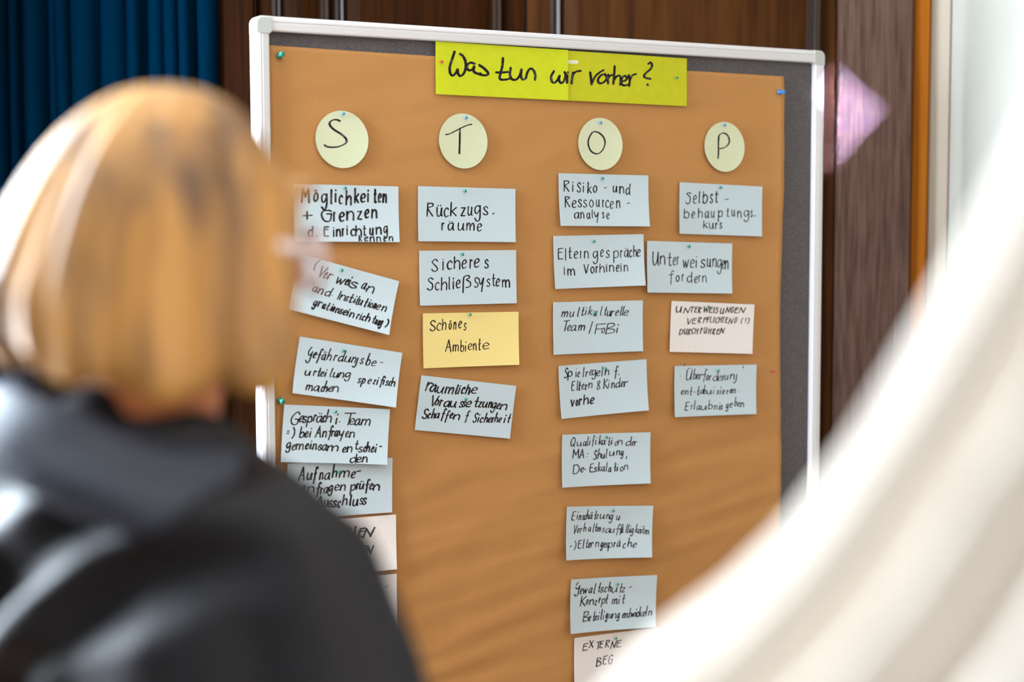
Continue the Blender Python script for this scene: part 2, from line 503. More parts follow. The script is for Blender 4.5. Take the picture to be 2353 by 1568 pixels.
CARDS = {
 'E': (159.7, 321.5, 191.5, 95.3, 0.97, [('M-83.2,-66.4,-16.8 ö-61.4,-50.9,-19.5 g-47.9,-34.4,-17.4 l-31.2,-25.3,-15.8 i-22.3,-18.8,-19.7 c-15.7,-6.1,-16.1 h-3,10.2,-15.2 k12.8,23.5,-18.9 e24,35.9,-19.6 i37.4,40.5,-20.3 t48.3,56.1,-19.6 e56.6,64.9,-20.2 n65.4,75.2,-19.9', 14.3, 1.62, 4.3), ('+-82.2,-61.8,11.3 G-48.9,-26.2,13.6 r-25.7,-21.2,12.5 e-15.6,-3.4,12.8 n-2.4,15.4,10.8 z17,28.8,9.6 e31.4,41.7,7.1 n43.8,57.8,6.9', 14.3, 1.3, 4.1), ('d-73.2,-61.8,39.4 .-56.8,-53.8,39.3 E-44.3,-32.2,39.2 i-27.2,-23.6,38.7 n-21.6,-11,38.6 r-10.5,-6.4,37.1 i-2.3,0.7,36.1 c4.8,14.5,37.5 h13,27.4,37.4 t27.4,35.1,36.8 u39.8,48.6,35.8 n51.2,64.2,34.3 g65.7,75.1,32.3', 11.6, 1.45, 3.7), ('k19.7,26.9,46.3 e30,38.3,46.3 n39.8,50.2,46.2 n52.3,62.2,46.1 e65.3,72.1,46.1 n75.2,84.7,45.5', 7.1, 1.3, 3.0)]),
 'F': (152.8, 459.0, 187.0, 94.7, 15.42, [('(-65.6,-58.3,-29.5 V-55,-42.4,-19.4 e-43.2,-38.8,-18.9 r-36.7,-28.3,-18.2 w-20.2,-4.9,-15.9 e-2.9,2.1,-17 i2.8,5.8,-17.2 s4.7,20.7,-15.4 a27.7,36.2,-18.2 n37.8,53.4,-15.2', 10.4, 1.75, 2.6), ('a-58.4,-49.7,7.9 n-47.7,-38,9 d-35.1,-24.3,9.6 .-21.6,-20.6,6.5 I-12.5,-6.6,10.5 n-6.9,4,9.4 s3.5,8.5,9.6 t9.5,16.9,9.8 i18.8,22.3,9.4 t22.3,28.8,10.2 u28,35.5,9.6 t38.9,43.9,10.7 i46,49,9.3 o49.5,55.5,10 n56.8,61.9,9.3 e62.3,69.5,9.7 n72.7,81.9,9.9', 8.6, 1.8, 2.4), ('g-52.5,-45.7,30.7 r-44.4,-36.6,30 a-35.8,-29.9,31.6 t-28.2,-22.3,32.6 i-20.6,-16.2,31.9 o-16.8,-11.9,32.4 n-10.3,-3.4,33 s-3,2.9,32.9 e3.4,11.4,33 i11.7,13.7,33.2 n16.4,25.4,34.2 r29.5,34,34 i34.4,38.4,34.4 c39.7,44.7,34 h46.2,55.3,33.9 t59,64.1,34.3 u64.6,68.7,35 n69.7,74.2,35.8 g73.2,78.3,34.9 )82.9,89.5,34.4', 8.1, 1.7, 2.7)]),
 'G': (157.1, 591.2, 192.1, 95.0, 10.83, [('Ĝ-79.1,-69.1,-13.2 e-66.9,-61.1,-15.6 f-60.1,-52.4,-13.5 ä-51.4,-43.7,-14.7 h-41.2,-32.9,-15.7 r-28.9,-23,-16.4 d-20.3,-11,-16.4 u-8.9,2.4,-17.3 n4.6,13,-17.6 j8.7,19.1,-17.3 s20.2,27.1,-18.2 b31.5,39.5,-17.6 e41.8,50.8,-17.2 -57.4,63.5,-21.5', 9.3, 2.1, 2.3), ('u-78.1,-67.1,14.9 r-62.2,-56.5,13.5 t-54.4,-49.6,13.4 e-49,-42.7,13.1 i-41.7,-37.8,12.7 l-33.8,-26,11.8 u-25.9,-16.1,11.5 n-15.1,-5.3,10.1 g-4.4,6.5,8.5 s20.9,26.9,14.7 p28.1,35,14.6 e39.2,46.2,14.1 z49.3,54.3,13.3 i55.4,58.9,13.1 f60.9,69.5,12 i67.4,70.5,11.5 s72.7,77.8,12.1 c78.9,81.9,11.9 h82.6,90.7,12', 8.0, 1.85, 2.4), ('m-72.9,-60.4,39.2 a-58.2,-48.1,38.8 c-45.1,-40.2,38.3 h-40.2,-32.5,37.5 e-31.5,-23.7,36.4 n-23.7,-12,35.1', 8.5, 2.1, 2.5)]),
 'H': (132.7, 696.4, 194.4, 95.6, 5.97, [('G-84.2,-68.3,-15.3 e-68.6,-60.6,-19.5 s-62.6,-54.6,-19.2 p-54.1,-44.6,-19.5 r-43.3,-37.7,-22.2 ä-37.6,-26.5,-20.6 c-26,-20.9,-21.4 h-20.4,-9.2,-21.2 i-2.3,0.8,-18.4 .5.1,7.1,-22 T12.2,32.3,-17.3 e22.9,33.3,-18.5 a33.3,43.7,-18.4 m45.8,62.5,-18.4', 10.2, 2.1, 2.5), ('=-90,-84.1,2.8 )-81.7,-73.8,6.7 b-66.3,-57.4,6.3 e-56.9,-50.4,5.5 i-49.4,-44.4,4.9 A-37.3,-27.2,4.9 n-24.7,-16.1,4 f-15.2,-6,2.8 r-8.6,-2.9,2.6 a-2.9,4.2,2.4 y4.7,15.5,2.1 e17.6,23.8,2.7 n24.9,35.3,3.4', 9.3, 1.95, 2.5), ('g-89.1,-80.7,24.7 e-78.9,-72.5,27.3 m-71.6,-57.6,26.1 e-54.6,-48.6,25.2 i-47.6,-42.6,25.1 n-41.5,-33.5,25.3 s-31.3,-24.2,26.5 a-24.2,-15.1,26.3 m-14,5.9,27.3 e13.3,21.1,29.1 n21.5,32.4,28.3 t36.1,42.3,23.2 s42.7,51.1,27.8 c52.1,57.3,27.1 h57.2,64.6,26.5 e66.7,72,27.2 i72.5,77.2,27.1 -80.9,86.7,21.1', 8.9, 1.8, 2.6), ('d28.3,40.2,45.9 e40.2,49.5,45.1 n51,61,44.4', 8.6, 1.7, 2.6)]),
 'I': (141.9, 789.5, 193.4, 95.4, 1.72, [('A-76.3,-65.3,-18.3 u-61.8,-51.8,-18.5 f-51.8,-42.7,-17.4 n-39.1,-31.5,-17.7 a-29.5,-19.3,-16.6 h-15.8,-6,-19.7 m-1.9,16.1,-18.7 e19.2,28,-16.3 -29.5,37.8,-22.5', 10.8, 2.0, 2.7), ('a-71.6,-63.5,1.2 n-60.5,-46.4,3 f-45.3,-36.2,5.7 r-37.2,-32.1,7 a-31.1,-22.5,6.6 g-22,-13.8,4.3 e-11.3,-1.6,3 n-0.5,10.3,3.7 p18.6,28.4,4.8 r29.4,33.6,3.4 ü34.6,44,3.4 f44,54.5,5.4 e54,60.8,4.9 n60.8,74,7.5', 9.4, 1.9, 2.7), ('A-45,-30.8,28.7 u-30.8,-21.6,29.5 s-21.6,-13.4,31 s-13.4,-6.2,31.5 c-5.2,1,32.5 h3.5,13.8,28.9 l16.9,20.5,30 u22.6,33,31.6 s35.6,42.4,29.9 s41.3,49.2,30.3', 10.5, 1.6, 2.9)]),
 'J': (148.6, 891.2, 192.5, 96.1, 0.98, [('E-7.9,-0.8,-18.9 R-0.2,10.8,-16.8 I15.4,21.2,-17.5 E25.2,38.2,-13.9 N34.3,54,-12.8', 9.6, 1.6, 3.2), ('G18.7,26.6,10.1 E29.9,41,15.6 N38.4,52.2,16.5', 8.5, 1.6, 2.9)]),
 'J2': (149.2, 996.2, 192.0, 96.5, 0.89, [('-73.3,79.3,-22.7', 9.2, 1.6, 2.2)]),
 'K': (390.4, 324.1, 193.7, 95.2, 1.1, [('R-81.6,-65.7,4.1 ü-62.4,-48.7,3.4 c-47.8,-36,4 k-35,-19.8,2.5 z-14.5,-2.6,2.6 u-0.7,10.9,1.2 g12.8,27.8,-1.2 s30.2,42.8,-0.2 -49.2,55.1,3.4', 15.0, 1.55, 3.5), ('r-52.2,-45.2,27.6 ä-40.4,-25.7,27.4 u-20.9,-5.6,27.2 m-2.8,15.1,27 e18,29.6,28.1', 12.2, 1.5, 3.5)]),
 'L': (391.9, 434.9, 193.5, 95.5, 0.44, [('s-75.2,-57.8,-11.8,21 i-52.6,-48.4,-14.1 c-43.6,-31.3,-14.8 h-30.8,-14.5,-15.4 e-14.1,-2.5,-16.5 r1.8,8.6,-16.8 e10,23.1,-18.3 s31.4,41.6,-16.4', 14.7, 1.42, 3.4), ('S-83.2,-68.7,20.9 c-67.3,-57.4,21.1 h-56.4,-41.3,21 l-41.3,-35.5,19.9 i-33.6,-27.9,19.2 e-26,-15.5,17.7 ß-13.1,6.2,18 s10.1,21.2,17.5,17.1 y19.3,31.9,15.1 s35.3,44.6,16.6 t45.6,55.4,15.5 e54.4,63.8,16.6 m66.3,85.1,18.6', 13.4, 1.6, 3.2)]),
 'M': (396.5, 545.2, 192.1, 95.8, 1.02, [('s-83.8,-69.6,-17.6,17.5 c-69.6,-59.3,-17.8 h-59.3,-48.9,-18.9 ö-45.5,-38.5,-18.6 n-36.1,-29.1,-18.9 e-26.1,-18.2,-20.9 s-15.6,-9.1,-17.1', 12.3, 1.5, 2.7), ('A-52.5,-39.6,20.5 m-37.7,-24.7,19.6 b-22.7,-14.2,20.9 i-13.2,-10.2,20.6 e-7.7,2.3,18.2 n2.8,11.4,18.5 t12.9,20,19.2 e21.5,37.8,17.8', 11.0, 1.9, 2.7)]),
 'N': (385.7, 666.2, 193.1, 96.2, 8.79, [('r-84.9,-74.1,-21.6,15.9 ä-76.4,-63.7,-22.1 u-62.8,-49.1,-20.9 m-45.7,-29,-21.8 l-26.9,-20.2,-22.2 i-20.3,-16.5,-23.2 c-13.6,-6.9,-24.3 h-4.8,3.9,-24.4 e5.7,18.3,-26.4', 10.9, 1.45, 2.9), ('V-72.3,-59,3.1 o-63,-55.4,1.2 r-53.9,-47.7,1.3 a-45.5,-33.1,2.4 u-33.1,-20.2,1.3 s-14.4,-6.2,0.2 s-7.7,-1.4,-0.7 e-1,10.2,-1.6 t15,23.8,-2.9 z23.8,31.6,-3.2 u32.2,42.5,-3.6 n44.9,52.3,-4.6 g51.6,60.5,-3.6 e61.6,68.5,-3.5 n69.7,84.6,-2.8', 9.7, 1.9, 2.7), ('s-84.6,-73.8,26.4,16.8 c-74.3,-69.1,25.3 h-66.8,-59.7,24.6 a-59.8,-51.2,23.5 f-48.4,-39.8,22.5 f-39.9,-32.7,24.9 e-30.3,-24.5,21.1 n-23.2,-8.8,22.7 f0,7.8,21.8 .4.1,5.5,23.1 S16.6,24.9,24.7 i26.2,28.7,23.3 c30.8,37.6,23.6 h39.6,47.4,22.8 e47.9,55.3,22.1 r55.3,59.2,21.6 h60.7,68.1,20.6 e69.1,75.1,20.4 i80.1,82.6,20 t88.1,91.6,19.3', 8.4, 2.0, 2.7)]),
 'O': (676.5, 298.4, 197.2, 95.5, 0.66, [('R-89.4,-74.6,-15.1 i-70.4,-66.5,-15.4 s-60.3,-49.3,-14.4,17.4 i-46.4,-44,-14.5 k-37.2,-25.6,-12.7 o-24.6,-13.9,-14.5 --0.3,7.5,-17.7 u19.3,30.2,-15.2 n33.2,46.1,-13.8 d47.6,59.1,-11.5', 11.9, 1.65, 3.3), ('R-88.2,-74.4,13.1 e-71.9,-60.5,14.6 s-59,-48,12.4 s-47.5,-36.4,13.1 o-34,-22.4,12.9 u-18.5,-9.7,12 r-4.3,-0.4,12.7 c2,11.8,13.4 e11.9,21.7,14.9 n25.6,36.5,13.5 -49.4,57.4,10.8', 13.3, 1.4, 2.9), ('a-68.4,-55,34 n-54.5,-43.9,33.5 a-40.5,-31.3,34.2 l-29.4,-24.6,32.5 y-24.1,-11.9,32.5 s-6,-0.2,32.8 e3.3,11.1,34.3', 10.4, 1.4, 2.8)]),
 'P': (666.1, 410.8, 197.5, 96.4, -0.47, [('E-91.1,-77,-4.8 l-75.2,-70.6,-3.3 t-68.3,-58.2,-6.6 e-55.4,-45.3,-6.3 r-41.6,-37.9,-6.4 n-33.7,-21.2,-6.1 g-14.7,-1.1,-5.6 e2.2,11.1,-8.4 s14.8,24.3,-6.5 p29.9,44.2,-5.3 r46.1,52.3,-5.8 ä55.1,65.7,-6.3 c66.1,73.3,-6.1 h74.8,83.4,-6.2 e82.5,92.1,-6.8', 12.8, 1.65, 2.8), ('i-78.2,-75.9,22.7 m-71.8,-53,23.9 V-34.9,-22.4,21.4 o-20,-10.7,21.8 r-8.8,-2.3,21.3 h-0.9,12.7,21.2 i14.2,17,20.3 n20.3,33.1,19.8 e35.5,44,20.2 i45.4,48.8,20.4 n52.6,64.1,20.4', 11.5, 1.38, 3.0)]),
 'Q': (664.6, 533.4, 197.4, 96.0, 0.69, [('m-79.6,-66.6,-21.1 u-63.2,-53.1,-20.7 l-47.6,-40.6,-20.8 t-37.6,-31.5,-22.3 i-29.5,-25.5,-23 k-21.4,-13.3,-23.2 u-10.2,-3.1,-20.9 l2,10.2,-21.9 t12.8,18.4,-22.1 u19,27.7,-20.2 r27.7,36,-20 e38,45.3,-20.6 l47.4,52.6,-20.9 l52,56.7,-20.8 e56.2,67.2,-20.2', 9.3, 1.75, 2.1), ('T-79.3,-65.4,5.3 e-68.4,-60.4,4.7 a-59.4,-48.3,5.4 m-43.3,-29.7,5 /-20,-14.9,9.4 F-8.8,12.7,13 o7.1,14.8,11.5 B15.3,35.4,13.2 i39.5,43.7,11.9', 9.4, 2.1, 2.2)]),
 'R': (675.8, 648.8, 195.8, 97.1, -0.83, [('S-86.4,-77.9,-25.7 p-77.9,-67.9,-27.6 i-61.4,-58.8,-26.3 e-56.8,-51.3,-25.5 l-44.7,-42.7,-24.3 r-38.6,-33.6,-24.7 e-30.5,-22.8,-27 g-24.9,-15.2,-26.2 e-15.2,-6,-24.2 l-3.4,-0.9,-23.2 n4.3,14.6,-24.6 f23.4,33.8,-22.4 .35.3,36.4,-23.7', 9.2, 1.95, 2.1), ('E-71.8,-63.3,-1 l-59.2,-57.2,-0.8 t-55.2,-51.1,-0.4 e-48.6,-42,-2 r-40.5,-34.9,-0.1 n-32.8,-23.7,-2.9 &-15.6,-6.3,0.9 K-0.1,10.2,-0.1 i10.7,13.3,-0 n17.9,25.7,0.3 d27.2,37.1,0.6 e39.2,45.5,-0.4 r45.5,54.9,0.1', 9.4, 1.85, 2.2), ('v-74.7,-65.7,27.2 o-63.7,-57.6,27.5 r-56.6,-49.5,26.8 h-46.5,-33.3,25.7 e-31.2,-21.5,26.3', 10.7, 1.55, 2.9)]),
 'S': (681.7, 782.8, 197.9, 97.2, 2.8, [('Q-80.2,-70,-26.5 u-66.6,-55.4,-26.5 a-52.5,-44.7,-26.6 l-44.7,-39.8,-26.9 i-38.9,-35.9,-27.6 f-33,-27.1,-29 i-26.1,-21.7,-28.5 k-17.2,-9.3,-28.2 a-10.3,-2.3,-27.6 t3.7,7.7,-25.6 i9.6,13.6,-27.1 o18.7,25.8,-24.7 n25.6,36.7,-27 d43.4,56,-24.4 e57,63.1,-24.1 r62.1,69.2,-23.9', 7.9, 2.1, 2.0), ('M-75.8,-61.2,-4.4 A-59.7,-49.5,-3.9 :-43.7,-40.7,-5.2 S-28.7,-20.8,-0.5 c-22.8,-16.9,-2 h-18,-11,-3.5 u-11,-3,-2 l-1.6,2.9,-2.6 u6.7,18.7,-6 n22.6,31.7,-7.3 g32.7,38.8,-6.2 ,45,47.1,-1.6', 7.9, 2.1, 2.1), ('D-75.4,-60.3,24.3 e-58,-49.2,21.9 --49.2,-44.3,20.9 E-37.4,-27,23.1 s-27.1,-20.1,22.6 k-18.2,-11.8,21.6 a-10.8,-2.8,21.9 l-0.3,2.2,22.6 a4.7,11.2,24.1 t17.6,22.2,22.8 i23.2,27.2,23 o31.2,39.3,23.4 n40.1,50.2,20.3', 7.9, 2.05, 2.1)]),
 'T': (687.8, 921.9, 195.8, 98.1, 4.99, [('E-87,-78.2,-23.7 i-75,-73,-25.7 n-70.4,-64.6,-24.3 s-62.1,-57.7,-24.2 c-57.7,-52.8,-24.6 h-52.9,-46.9,-25.4 ä-46,-39.1,-25.7 t-35,-30,-24.3 z-30.1,-25.2,-25.5 u-22.2,-11.2,-25.4 n-7.2,0.8,-25.2 g-0,8,-23.4 u15.7,23.3,-22.4 .26.6,27.6,-24.8', 7.9, 2.2, 2.1), ('V-81.9,-74.1,1.4 e-72.8,-67.4,-0.6 r-66,-61.5,-0.9 h-58.2,-51.8,-2.4 a-47.4,-41,-2.2 l-37.3,-33.9,-0.4 t-31.5,-27.6,-2 e-27.1,-23.1,-1.9 n-23,-18.1,-1.4 s-14.9,-9.9,-0 a-7.8,3.2,1.4 u3.2,13.2,1.1 f15.3,24.4,1.3 f22.3,31.5,1.5 ä27.4,32.5,1.9 l37.6,41.7,2.1 l41.7,44.7,2.2 i45.7,49.8,1.8 g49.8,56,2.3 k60,66.2,2.1 e66.2,72.4,3 i71.4,73.5,3.5 t75.1,80.2,4 e80.8,84.9,4.5 n85,91.2,5.5', 7.5, 2.1, 1.9), ('--89.9,-84.5,27.9 )-81,-74.1,29.3 E-71.2,-61.9,29.1 l-60,-56,28.5 t-52.7,-47.2,27.8 e-46.3,-41.3,27.5 r-40.4,-34.5,26.8 n-30.5,-21.1,26.7 g-18,-12.5,27.7 e-11.4,-6.4,28.3 s-5.9,0.6,28.8 p-0.4,9.6,28.6 r11.6,15.7,28.3 ä18.6,26.7,27.7 c32.5,39.1,30.5 h43,52.7,28.2 e54.9,63.6,30.2', 8.3, 1.95, 2.1)]),
 'U': (697.6, 1060.1, 196.8, 100.1, 4.39, [('Ĝ-89.5,-78.2,-25.8 e-77,-71.4,-22.1 w-70.4,-60,-22.1 a-56.8,-48.7,-22.7 l-47.6,-39,-21.1 t-35.4,-30.6,-23.4 s-29.6,-22.8,-22.3 c-20.9,-15.1,-22.3 h-11.9,-5.6,-23.1 u-4.5,9.1,-21 t14.5,18.4,-20.3 z18.9,26.7,-20.1 -35.6,41.9,-25.1', 9.0, 2.0, 2.2), ('K-75.8,-63,0.7 o-62.2,-56.5,-1.3 n-54.6,-43.1,-0.7 z-42.1,-36.3,1.4 e-32.8,-29,-3.1 p-26,-17.3,-1 t-17.3,-12,-0.6 m-2.3,9.9,1.1 i12.3,14.8,1.6 t19.6,27.4,1.3', 9.1, 2.0, 2.3), ('B-69.8,-56,30.1 e-56.1,-50.3,29.4 t-45.5,-41.7,30.3 e-40.9,-35.1,29 i-34.2,-31.3,28.9 l-28,-25.1,28.8 i-22.7,-19.8,29.1 g-16.1,-11.3,27.1 u-9.3,-1.6,27.5 n-1.6,9.1,28 g10,15.9,27.7 e21.7,27.6,28.4 n27.6,34.5,28.7 t36.4,39.4,29.1 w41.2,50.1,27.9 i51.1,54,27.8 c54,59.9,27.6 k59.9,66.9,28 e68.8,74.8,27.6 l74.7,78.7,27.1 n81.6,90.6,26.7', 8.1, 2.3, 2.3)]),
 'V': (711.8, 1170.3, 203.1, 103.8, 1.63, [('E-83.3,-70.4,-25.4 X-69.1,-58.6,-29.4 T-53.1,-42.6,-25.5 E-45.1,-35.6,-25.9 R-31.6,-22.5,-26.1 N-20,-7.3,-22.9 E-6.3,5.9,-23.1', 7.7, 1.75, 2.2), ('B-53.1,-40.6,8.4 E-37.2,-26.6,6.3 G-24.6,-14.5,6.5', 9.4, 1.75, 2.2)]),
 'W': (946.1, 316.3, 200.1, 97.8, 2.04, [('S-86.7,-71.2,-8.6 e-68.2,-57.7,-9.6 l-54.2,-50.2,-11.6 b-45.1,-31.4,-11.7 s-27.4,-18.8,-13.1 t-16.7,-5.5,-13.6 -7.9,19.2,-13.6', 16.2, 1.32, 3.3), ('b-90,-75.6,18.7 e-71.6,-62,18.2 h-56,-42.9,16.4 a-39.3,-27.7,16.7 u-24.6,-14.5,15.4 p-7.3,6,14 t12.7,21.4,13 u25.5,34.8,11.4 n39.1,51.6,13.4 g54.7,69.3,11.6 s71.9,77.7,11.2 -78.9,86.8,14.3', 12.1, 1.38, 2.8), ('k-43.6,-29.9,36.4 u-28.8,-16.1,36.9 r-13.5,-7.9,36.9 s-3.8,3.9,35.8', 10.6, 1.3, 2.9)]),
 'X': (871.9, 426.8, 201.1, 97.3, 2.18, [('U-89.2,-72.1,-3 n-71.2,-55.9,-5.4 t-53.4,-40.5,-3.3 e-40,-30.6,-3.9 r-30.1,-25.6,-4.9 w-15.9,-1.4,0.5 e0.6,12.7,-0.6 i14.7,17.2,0 s25.3,38.5,-0.7 u40.5,51.2,-2.6 n53.2,65.5,-2.8 g64.6,76.9,-1 e76,84.2,0.5 n83.2,93.5,0.8', 15.3, 1.65, 3.1), ('f-51.1,-34.3,25.4 o-32.7,-22.7,27.3 r-18.8,-12.8,25.9 d-6.7,7.4,28.1 e11,20.1,29.1 r21,26,26.9 n29.1,42.3,27.2', 12.1, 1.55, 2.8)]),
 'Y': (927.6, 544.9, 200.1, 97.4, 3.82, [('U-90,-76,-27.6 N-70.9,-56.3,-26.2 T-56.4,-46.3,-28.2 E-45.3,-37.2,-28.5 R-36.1,-29,-28 W-24,-10.8,-29.7 E-9.7,-0.5,-29.3 I0.1,3.2,-29.1 S4.2,11.9,-28.9 U16.7,26,-28.1 N30.5,40.8,-30.7 G41.8,49.1,-31.4 E51.3,61.8,-30.5 N62.8,77.5,-31.4', 6.5, 1.65, 2.3), ('V-62.3,-50.7,-5.5 E-49.3,-38.6,-6.6 R-35.2,-27.6,-8.7 P-23,-15.3,-8.6 F-14.4,-6.2,-10.1 L-6.7,-0.1,-10.3 I0.4,4.6,-10.5 C6.2,13.4,-9.5 H14.3,21.6,-11 T21.6,27.8,-10.8 E30.4,37.2,-10.6 N38.8,48.7,-9.2 D52.8,59,-11.3 (68,73.8,-11.3 !78.5,81.1,-11.6 )84.3,90.1,-11.8', 6.5, 1.65, 2.1), ('D-79.4,-70.3,15.6 U-67.9,-60.4,14 R-58.3,-51.3,14.6 C-49.4,-42.8,12.7 H-41.8,-33.7,12.5 F-29.1,-23,11.8 Ü-20.5,-12.8,11.1 H-9.7,-2.5,11.7 R0.6,7.3,12.3 E10.9,20.2,12 N19,29.4,10.1', 6.5, 1.6, 2.3)]),
 'Z': (936.1, 667.6, 199.1, 98.0, 2.08, [(".-87.2,-82.7,-29.5 '-79.4,-77.9,-35.2 Ü-72.8,-58.6,-21.7 b-54.6,-47.5,-23.1 e-47.5,-41.4,-23 r-40.4,-31.2,-22.8 f-31.2,-23,-22.7 o-22.9,-16.8,-20.5 r-15.7,-10.6,-19.9 d-6.9,5,-18.4 e4.9,14.3,-18.7 r16.3,20.5,-19.3 u21.5,30.9,-20 n35,46.5,-21.4 j44.4,55.9,-20.8 '63.5,65.6,-28.6", 9.2, 2.1, 2.1), ('e-84.2,-75.7,5.6 n-73.6,-65.5,6.2 t-62.4,-57.4,7.7 --53.9,-48.3,5.4 t-45.2,-39.1,7.7 a-37.1,-28.9,5.8 b-28.9,-22.8,6.4 u-21.7,-9.4,6.7 i-6.3,-3.2,6.9 s3,8.2,7.6 i10.2,13.4,7.3 e16.5,22.7,7.5 r26.9,31.1,8.1 e35.2,40.4,6.2 n41.4,49.8,6.4 .57.6,59.2,4.2', 7.4, 2.3, 2.2), ('E-75.3,-65.2,37.2 r-60.3,-56.2,35 l-53.1,-50.1,35.2 a-46,-37.8,36.7 u-36.8,-21.4,37.1 b-17.9,-7.1,35.5 n-3.9,4.3,37.1 i8,10.1,37.8 s11.6,16.8,37.5 g25,31.3,35.4 e33.8,41.7,33.9 b46.3,53.1,31.3 e54.2,59.5,32.8 n60.6,70.1,33.9', 7.9, 2.1, 2.1)])}
TRACED = {'A': {'c': [596.8, 70.3], 'w': 534.5, 'h': 91.9, 'a': 0.45, 'sw': 5.6, 'S': ['-230.3,-29.5 -235.3,-15.9 -239.8,-2.9 -239.1,8.0 -233.7,11.9 -227.4,6.0 -224.7,0.7 -223.8,7.8 -218.8,11.9 -212.0,6.6 -208.2,-4.5 -209.3,-15.4 -214.3,-23.0 -219.7,-26.1', '-190.0,-11.0 -199.8,-12.1 -205.4,-6.2 -204.8,-0.3 -198.4,1.0 -192.9,-3.3 -191.1,-7.0 -192.7,1.7 -186.0,5.9 -177.8,5.5', '-181.5,-8.9 -172.7,-4.3 -164.4,2.9 -164.9,7.3 -172.7,8.3 -181.9,7.1', '-133.4,-23.4 -134.6,-10.3 -138.5,4.0 -140.3,11.7 -135.7,14.3 -126.3,13.5 -120.5,12.0', '-148.0,2.1 -138.0,1.8 -122.8,0.2', '-117.5,-7.1 -119.3,4.1 -115.8,12.0 -107.1,13.0 -99.1,5.1 -95.3,-6.2 -96.7,5.0 -92.9,11.9 -86.8,9.2 -84.4,1.4 -80.4,-5.6 -75.7,-8.2 -69.7,-3.9 -67.0,3.6 -67.7,11.1', '-27.9,-5.9 -33.6,3.0 -32.6,12.1 -26.3,14.5 -19.1,6.8 -16.2,0.7 -17.6,10.4 -11.7,14.5 -5.5,6.7 -3.8,-1.6 -6.0,-5.0', '-0.4,0.3 -1.0,13.3', '0.8,-5.3 1.8,-4.7', '13.1,-5.5 10.7,4.9 9.5,14.3', '10.7,3.3 15.0,-4.6 21.9,-8.2 29.8,-9.4', '49.6,-7.3 51.2,3.0 52.5,13.8', '52.5,13.4 59.6,0.1 69.6,-8.3 79.1,-13.4', '82.6,-6.4 72.6,-3.2 66.2,5.4 69.7,11.1 78.7,9.0 85.2,1.4 82.1,-6.0', '89.2,-5.1 87.8,3.4 88.3,10.5', '88.7,0.8 94.2,-4.3 101.3,-5.7', '102.9,-21.3 101.8,-5.7 99.9,10.8', '100.9,4.4 107.9,-3.5 114.5,-4.2 116.1,3.1 114.9,11.5', '117.7,5.3 126.3,3.6 130.3,-1.6 124.2,-4.7 118.1,1.5 117.7,9.3 123.8,12.8 132.0,11.0', '134.4,-6.2 136.3,3.2 134.8,13.2', '136.3,3.2 141.6,-6.2 151.3,-9.8', '177.7,-29.6 182.8,-32.4 186.8,-27.9 183.0,-20.3 172.7,-12.3 168.4,-6.8 173.6,-3.3 183.5,-2.2', '175.8,8.5 178.1,9.3'], 'split': 1.6}, 'S1': {'c': [152.4, 197.4], 'sw': 4.4, 'S': ['-3.0,-30.7 -8.2,-32.6 -15.7,-32.1 -21.4,-28.0 -21.1,-22.8 -14.1,-16.1 -1.0,-8.6 7.4,-1.0 7.3,5.1 0.6,9.5 -8.8,12.6 -20.1,13.4 -28.5,12.3 -32.2,10.1']}, 'T1': {'c': [382.9, 195.4], 'sw': 4.0, 'S': ['-34.8,-10.4 -25.7,-12.4 -7.2,-21.1 7.2,-27.2 17.9,-29.9', '-6.2,-21.5 -7.0,-0.8 -8.6,21.8']}, 'O1': {'c': [668.8, 195.0], 'sw': 3.7, 'S': ['-18.1,-20.3 -24.9,-10.1 -26.7,0.3 -22.6,11.6 -13.6,17.5 -3.4,17.3 5.7,9.2 10.2,-2.3 6.8,-12.7 -2.3,-20.1 -12.5,-22.3 -19.2,-19.1']}, 'P1': {'c': [953.8, 195.1], 'sw': 4.0, 'S': ['-13.9,-18.4 -14.7,-3.5 -14.9,10.4 -16.5,22.0', '-13.8,-13.4 -11.9,-22.4 -2.0,-26.6 8.1,-21.9 11.9,-12.0 8.2,-3.9 -1.7,1.8 -12.9,4.0']}}
PINS = {'A1': [339.0, 60.0, 'r'], 'A2': [837.0, 67.6, 'g'], 'S1': [154.1, 154.5, 'b'], 'T1': [387.1, 154.9, 'b'], 'O1': [667.2, 156.4, 'b'], 'P1': [951.9, 153.2, 'b'], 'E': [155.8, 278.6, 'g'], 'F': [147.8, 417.1, 'g'], 'G': [149.0, 553.8, 'g'], 'H': [131.6, 656.2, 'g'], 'I': [138.4, 761.2, 'g'], 'J': [142.6, 850.8, 'g'], 'K': [384.5, 282.5, 'g'], 'L': [378.3, 393.7, 'g'], 'M': [392.6, 500.6, 'g'], 'N': [383.3, 651.2, 'g'], 'O': [671.5, 258.3, 'g'], 'P': [652.6, 374.0, 'g'], 'Q': [654.4, 507.2, 'g'], 'R': [678.4, 611.4, 'g'], 'S': [681.4, 740.8, 'g'], 'T': [696.4, 881.8, 'g'], 'U': [706.4, 1024.1, 'g'], 'V': [702.5, 1127.7, 'g'], 'W': [943.4, 273.4, 'g'], 'X': [868.9, 386.1, 'g'], 'Y': [915.9, 503.7, 'g'], 'Z': [940.0, 628.9, 'g']}

